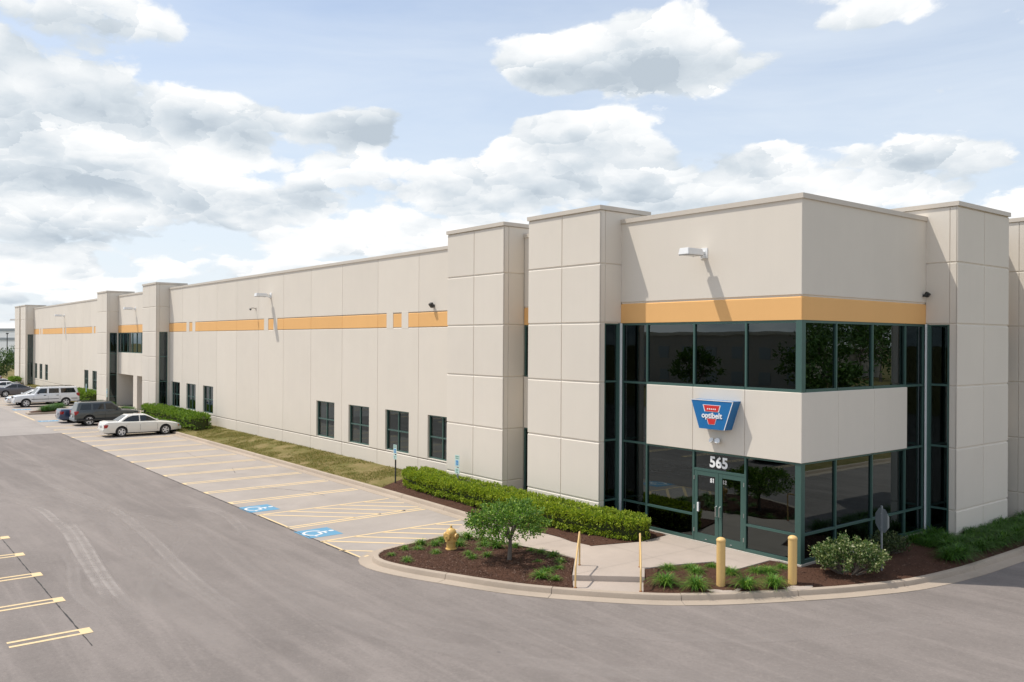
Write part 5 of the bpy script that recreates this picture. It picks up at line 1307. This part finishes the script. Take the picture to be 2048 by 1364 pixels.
def car(kind, label, loc, rz, col, metal=0.0, two_tone=None, handles='body', group=None, glass=None):
    s = SP[kind]; t = thing({'suv': 'sport_utility_vehicle', 'wagon': 'large_wagon'}.get(kind, 'parked_sedan'), label, 'car', loc, rz, group)
    hw = s['W'] / 2; r_ = s['r']
    if kind not in BODY:
        cy = []
        for x in s['ax']:
            cy += [(x, r_ + .02, r_ + .055, hw - .30, hw + .1), (x, r_ + .02, r_ + .055, -hw - .1, -hw + .30)]
        BODY[kind] = (cut(loft_stations(s['st'], s['W']), cy), tyre_mesh(r_, .21), rim_mesh(r_, .215))
    b0, ty, ri = BODY[kind]
    pm = paintm(label.split()[0] + '_car_paint', col, metal)
    me = b0.copy(); me.materials.clear(); me.materials.append(pm); me.shade_smooth(); me.set_sharp_from_angle(angle=R(30))
    body = inst('body', me, t)
    xb0, xb1, wb, zb, xt0, xt1, wt_, zt = s['gh']
    bm = bmesh.new(); ps = [(xb0, -wb, zb - .10), (xb1, -wb, zb - .10), (xb1, wb, zb - .10), (xb0, wb, zb - .10), (xt0, -wt_, zt), (xt1, -wt_, zt), (xt1, wt_, zt), (xt0, wt_, zt)]
    v = [bm.verts.new(p) for p in ps]
    for f in ((0, 3, 2, 1), (4, 5, 6, 7), (0, 1, 5, 4), (1, 2, 6, 5), (2, 3, 7, 6), (3, 0, 4, 7)): bm.faces.new([v[i] for i in f])
    ed = [e for e in bm.edges if not all(q.co.z < zb for q in e.verts)]
    bmesh.ops.bevel(bm, geom=ed, offset=.105 if kind.startswith('sedan') else .075, segments=5, affect='EDGES', profile=.5)
    for q in bm.verts:
        if q.co.z > zt - .02: q.co.z += .025 * (1 - (q.co.y / wt_) ** 2)
    mb = MB(); mb.bm(bm); gh = mb.build('cabin', pm, t, 35)
    gm = glass or M['carglass']
    def ys(z): return wb + (wt_ - wb) * (z - (zb - .10)) / (zt - zb + .10)
    for sd in (-1, 1):
        for pl in s['side']:
            m2 = MB(); k = len(pl); vs = [(x, sd * (ys(z) + .006), z) for x, z in pl] + [(x, sd * (ys(z) - .03), z) for x, z in pl]
            m2.add(vs, [tuple(range(k)), tuple(reversed(range(k, 2 * k)))] + [(i, k + i, k + (i + 1) % k, (i + 1) % k) for i in range(k)]); m2.build('side_window', gm, t, fix=True)
    for nm, xa, xc, sg_ in (('windshield', xb1, xt1, 1), ('rear_window', xb0, xt0, -1)):
        m2 = MB(); q = []
        n_ = Vector((zt - zb + .10, 0, (xa - xc) * sg_)).normalized(); n_.x *= sg_
        for f, e in ((.17, .86), (.90, .80)):
            x, z, w = xa + (xc - xa) * f, zb - .10 + (zt - zb + .10) * f, (wb + (wt_ - wb) * f) * e
            q += [Vector((x, -w, z)), Vector((x, w, z))]
        q = [q[0], q[1], q[3], q[2]]; o_ = n_ * .008
        m2.add([p + o_ for p in q] + [p - o_ * 3 for p in q], [(0, 1, 2, 3), (7, 6, 5, 4)] + [(i, 4 + i, 4 + (i + 1) % 4, (i + 1) % 4) for i in range(4)]); m2.build(nm, gm, t, fix=True)
    for x in s['ax']:
        for sd in (-1, 1):
            w = inst('wheel', ty, t, (x, sd * (hw - .115), r_), (0, 0, 0 if sd < 0 else math.pi)); w.name = 'wheel'
            inst('rim', ri, w, (0, 0, 0))
        mb = MB(); mb.lathe([(r_ + .05, -hw + .295), (r_ + .05, hw - .295)], 24, Matrix.Translation((x, 0, r_ + .02)) @ Matrix.Rotation(R(-90), 4, 'X')); mb.build('wheel_well', m_well, t)
    xr, xf = s['st'][0][0], s['st'][-1][0]; z0, z1 = s['tail']
    for sd in (-1, 1):
        mb = MB(); mb.bbox(xr + .02, xr + .30, sd * hw * .62 if sd > 0 else -hw * .945, hw * .945 if sd > 0 else -hw * .62, z0, z1, .03); mb.build('tail_lamp', m_tail, t, 40)
        hz = s['st'][-3][3] - .10; mb = MB(); mb.bbox(xf - .34, xf - .05, sd * hw * .50 if sd > 0 else -hw * .86, hw * .86 if sd > 0 else -hw * .50, hz - .11, hz + .04, .03); mb.build('head_lamp', m_head, t, 40)
        mb = MB(); mb.bbox(xf - .30, xf - .12, sd * hw * .84 if sd > 0 else -hw * .90, hw * .90 if sd > 0 else -hw * .84, hz - .13, hz - .03, .02); mb.build('turn_lamp', m_amber, t, 40)
        mx = xb1 - .42; mb = MB(); mb.bbox(mx - .06, mx + .08, sd * hw * 1.0 if sd > 0 else -hw * 1.0 - .16, hw * 1.0 + .16 if sd > 0 else -hw * 1.0, zb + .02, zb + .16, .035); mb.build('mirror', pm if kind != 'wagon' else M['black'], t, 40)
        hs = (-.98, .02) if kind.startswith('sedan') else ((-.88, .06) if kind == 'suv' else (-.85, .22))
        for hx in hs:
            mb = MB(); yy = hw * 1.0; mb.bbox(hx - .10, hx + .10, sd * yy - .022, sd * yy + .022, s['handle'] - .022, s['handle'] + .022, .010); mb.build('door_handle', pm if handles == 'body' else M['black'], t, 40)
        for dx in ((-1.06, -.215, .88) if kind.startswith('sedan') else (-1.10, -.225, .92) if kind == 'suv' else (-1.06, -.05, 1.15)):
            zz0, zz1 = s['st'][4][2] + .14, zb - .02
            mb = MB(); mb.box(dx - .005, dx + .005, sd * hw * .997 - .0045, sd * hw * .997 + .0045, zz0 + .05, zz1 - .15); mb.build('door_gap', m_well, t)
        if kind == 'wagon':
            mb = MB(); mb.bbox(-.95, 1.35, sd * hw - .012, sd * hw + .016, .70, .745, .006); mb.build('side_moulding', M['black'], t); mb = MB(); mb.bbox(-2.55, -2.02, sd * hw * .97 - .012, sd * hw * .97 + .024, .70, .745, .006); mb.build('side_moulding', M['black'], t)
        if kind == 'suv':
            mb = MB(); mb.bbox(-2.1, 2.1, sd * hw - .05, sd * hw * .998, .36, .50, .02); mb.build('rocker_cladding', M['darkmetal'], t)
        if s['rail']:
            mb = MB(); mb.tube([(xt0 + .15, sd * (wt_ - .10), zt - .01), (xt0 + .22, sd * (wt_ - .10), zt + .065), (xt1 - .30, sd * (wt_ - .10), zt + .065), (xt1 - .22, sd * (wt_ - .10), zt - .01)], .018, 8); mb.build('roof_rail', M['darkmetal'], t, 50)
    mb = MB(); mb.bbox(xr - .035, xr + .20, -hw * .86, hw * .86, .36, .36 + (.20 if kind.startswith('sedan') else .24), .05); mb.build('rear_bumper', pm if kind.startswith('sedan') else M['galv'], t, 40)
    mb = MB(); mb.bbox(xf - .20, xf + .035, -hw * .84, hw * .84, .30, .54, .05); mb.build('front_bumper', pm if kind.startswith('sedan') else (m_chrome if kind == 'wagon' else M['darkmetal']), t, 40)
    mb = MB(); mb.bbox(xf - .06, xf + .02, -hw * .40, hw * .40, s['st'][-3][3] - .22, s['st'][-3][3] - .06, .015); mb.build('grille', M['darkmetal'], t)
    mb = MB(); mb.bbox(xr - .045, xr + .03, -.155, .155, .60, .755, .008); mb.build('licence_plate', m_plate, t)
    mb = MB(); mb.box(xr + .30, xf - .30, -hw * .80, hw * .80, .18, .26); mb.build('underbody', m_well, t)
    return t
G0 = AZ + .004
car('sedan', 'white four-door sedan parked nose-in at the end of the clipped hedge', (-47.05, -4.58, G0), R(90), (0.74, 0.72, 0.66))
car('suv', 'dark grey green sport utility vehicle with roof rails beside the white sedan', (-56.15, -4.62, G0), R(90), (0.050, 0.060, 0.062), .35, handles='body')
car('sedan2', 'dark blue sedan mostly hidden behind the grey utility vehicle', (-59.10, -4.95, G0), R(90), (0.020, 0.045, 0.105), .4)
car('wagon', 'large white wagon backed in with black side mouldings and roof rack', (-78.0, -4.85, G0), R(-90), (0.74, 0.75, 0.76), handles='black')
car('sedan2', 'white sedan backed in close behind the large white wagon', (-81.3, -5.30, G0), R(-90), (0.74, 0.74, 0.74))
car('sedan2', 'grey sedan with dark windows parked beyond the white wagon', (-95.2, -4.55, G0), R(90), (0.10, 0.10, 0.115), .6)
car('sedan', 'white sedan parked on the far side of the grey sedan', (-101.6, -4.70, G0), R(90), (0.74, 0.74, 0.74))
car('sedan2', 'dark sedan backed in near the farthest pilasters', (-107.5, -4.90, G0), R(-90), (0.035, 0.036, 0.040), .4)
car('sedan', 'silver sedan parked past the far corner by the trees', (-131.0, -3.8, G0), R(-60), (0.50, 0.52, 0.54), .6)
car('sedan2', 'black sedan in the stall row across the drive', (-14.05, -20.05, AZ + .004), R(90), (0.015, 0.016, 0.018))
# ------------------------------------------------------------------ surroundings
fb = thing('white_warehouse', 'far white warehouse with grey bands beyond the parked cars', 'building', (-262, 0, -.3), R(-65))
m_fw = simple('far_white_wall', (0.80, 0.82, 0.83), .7, 0, .3, .03, .1); m_fg = simple('far_grey_band', (0.28, 0.31, 0.33), .7)
MB().box(-40, 0, -70, 60, 0, 9.05).build('wall', m_fw, fb)
for z0, z1 in ((8.35, 9.06), (6.05, 6.75)): MB().box(-.1, .06, -70.05, 60.05, z0, z1).build('grey_band', m_fg, fb)
for k in range(14):
    MB().box(-.05, .07, -62 + k * 8.6, -59 + k * 8.6, .3, 3.6).build('dock_door', m_fg, fb)
lp = thing('light_pole', 'tall dark lamp post in front of the white warehouse', 'lamp post', (-160, 3.3, -.3))
MB().tube([(0, 0, 0), (0, 0, 7.3)], [.10, .07], 10).build('pole', M['darkmetal'], lp, 50)
MB().bbox(-.35, .35, -.18, .18, 7.25, 7.45, .04).build('lamp_head', M['darkmetal'], lp)
for k, (x, y, h, lab) in enumerate(((-137, -1.2, 4.9, 'leafy tree at the far corner nearest the last pilaster'), (-142, 3.2, 5.6, 'taller leafy tree behind the far corner trees'), (-140, -5.5, 4.2, 'low leafy tree beside the far parked cars'), (-150, -2.5, 4.6, 'round leafy tree in front of the lamp post'), (-134, -4.2, 3.0, 'bushy low tree just past the silver sedan'), (-165, -7.0, 5.2, 'far rounded tree before the white warehouse'), (-175, 0.5, 5.4, 'far tree beside the lamp post before the white warehouse'))):
    tree('leafy_tree', lab, (x, y, -.3), h, h * .50, h * .50, h * .52, 2600, 'bigleaf', .30, .12, 7, group='trees at the far corner', seed=60 + k, bare=.12, clump=.30)
# office block and trees across the yard (mirrored in the entrance glass)
ob = thing('office_building', 'tan office building with a row of windows across the yard', 'building', (-56, -74, -.3))
m_ob = simple('tan_brick', (0.40, 0.36, 0.32), .85, 0, .2, .08, 2)
MB().box(-40, 36, -20, 0, 0, 7.6).build('wall', m_ob, ob); MB().box(-40.2, 36.2, -20.2, .2, 7.45, 7.9).build('coping', M['cap'], ob)
for k in range(17):
    MB().box(-37 + k * 4.3, -35.2 + k * 4.3, -.02, .06, 4.3, 5.9).build('window', M['galv'], ob)
    MB().box(-37 + k * 4.3, -35.2 + k * 4.3, -.02, .06, 1.0, 2.6).build('window', M['galv'], ob)
wb_ = thing('low_warehouse', 'tan warehouse with a white roof edge past the verge trees', 'building', (72, 104, -.3))
MB().box(0, 40, -32, 34, 0, 6.0).build('wall', m_ob, wb_); MB().box(-.2, 40.2, -32.2, 34.2, 5.5, 6.4).build('roof_edge', M['white'], wb_)
for k in range(3): MB().box(5, 9, -22 + k * 18, -15 + k * 18, 6.4, 7.4).build('roof_unit', M['galv'], wb_)
spots = [(-24, -47, 8.5), (-33, -52, 7.5), (-17, -52, 9), (-45, -50, 6), (-62, -53, 5.0), (-75, -50, 5.5), (-8, -55, 8), (-90, -53, 6),
         (17, 13, 5.0), (20, 22, 6.0), (18, 31, 5.4), (24, 40, 7.0), (19, 47, 5.6), (30, 28, 7.5), (34, 50, 9.0), (40, 60, 11), (28, 62, 10), (46, 72, 12), (38, 84, 12), (55, 64, 12)]
spots += [(62 + (k % 3) * 9, 34 + k * 9.5, 13 + (k * 37 % 5)) for k in range(13)]
for k, (x, y, h) in enumerate(spots):
    a = y < 0
    tree('leafy_tree', 'broad leafy tree on the lawn across the yard' if a else ('tall broad tree in the row behind the verge' if x > 58 else 'broad leafy tree on the verge beyond the drive'), (x, y, -.3), h, h * .44, h * .40, h * .58, 1500, 'bigleaf', .42 if h < 12.5 else .80, .16, 7, group='trees across the yard' if a else 'trees on the verge', seed=80 + k, bare=.22, clump=.30)
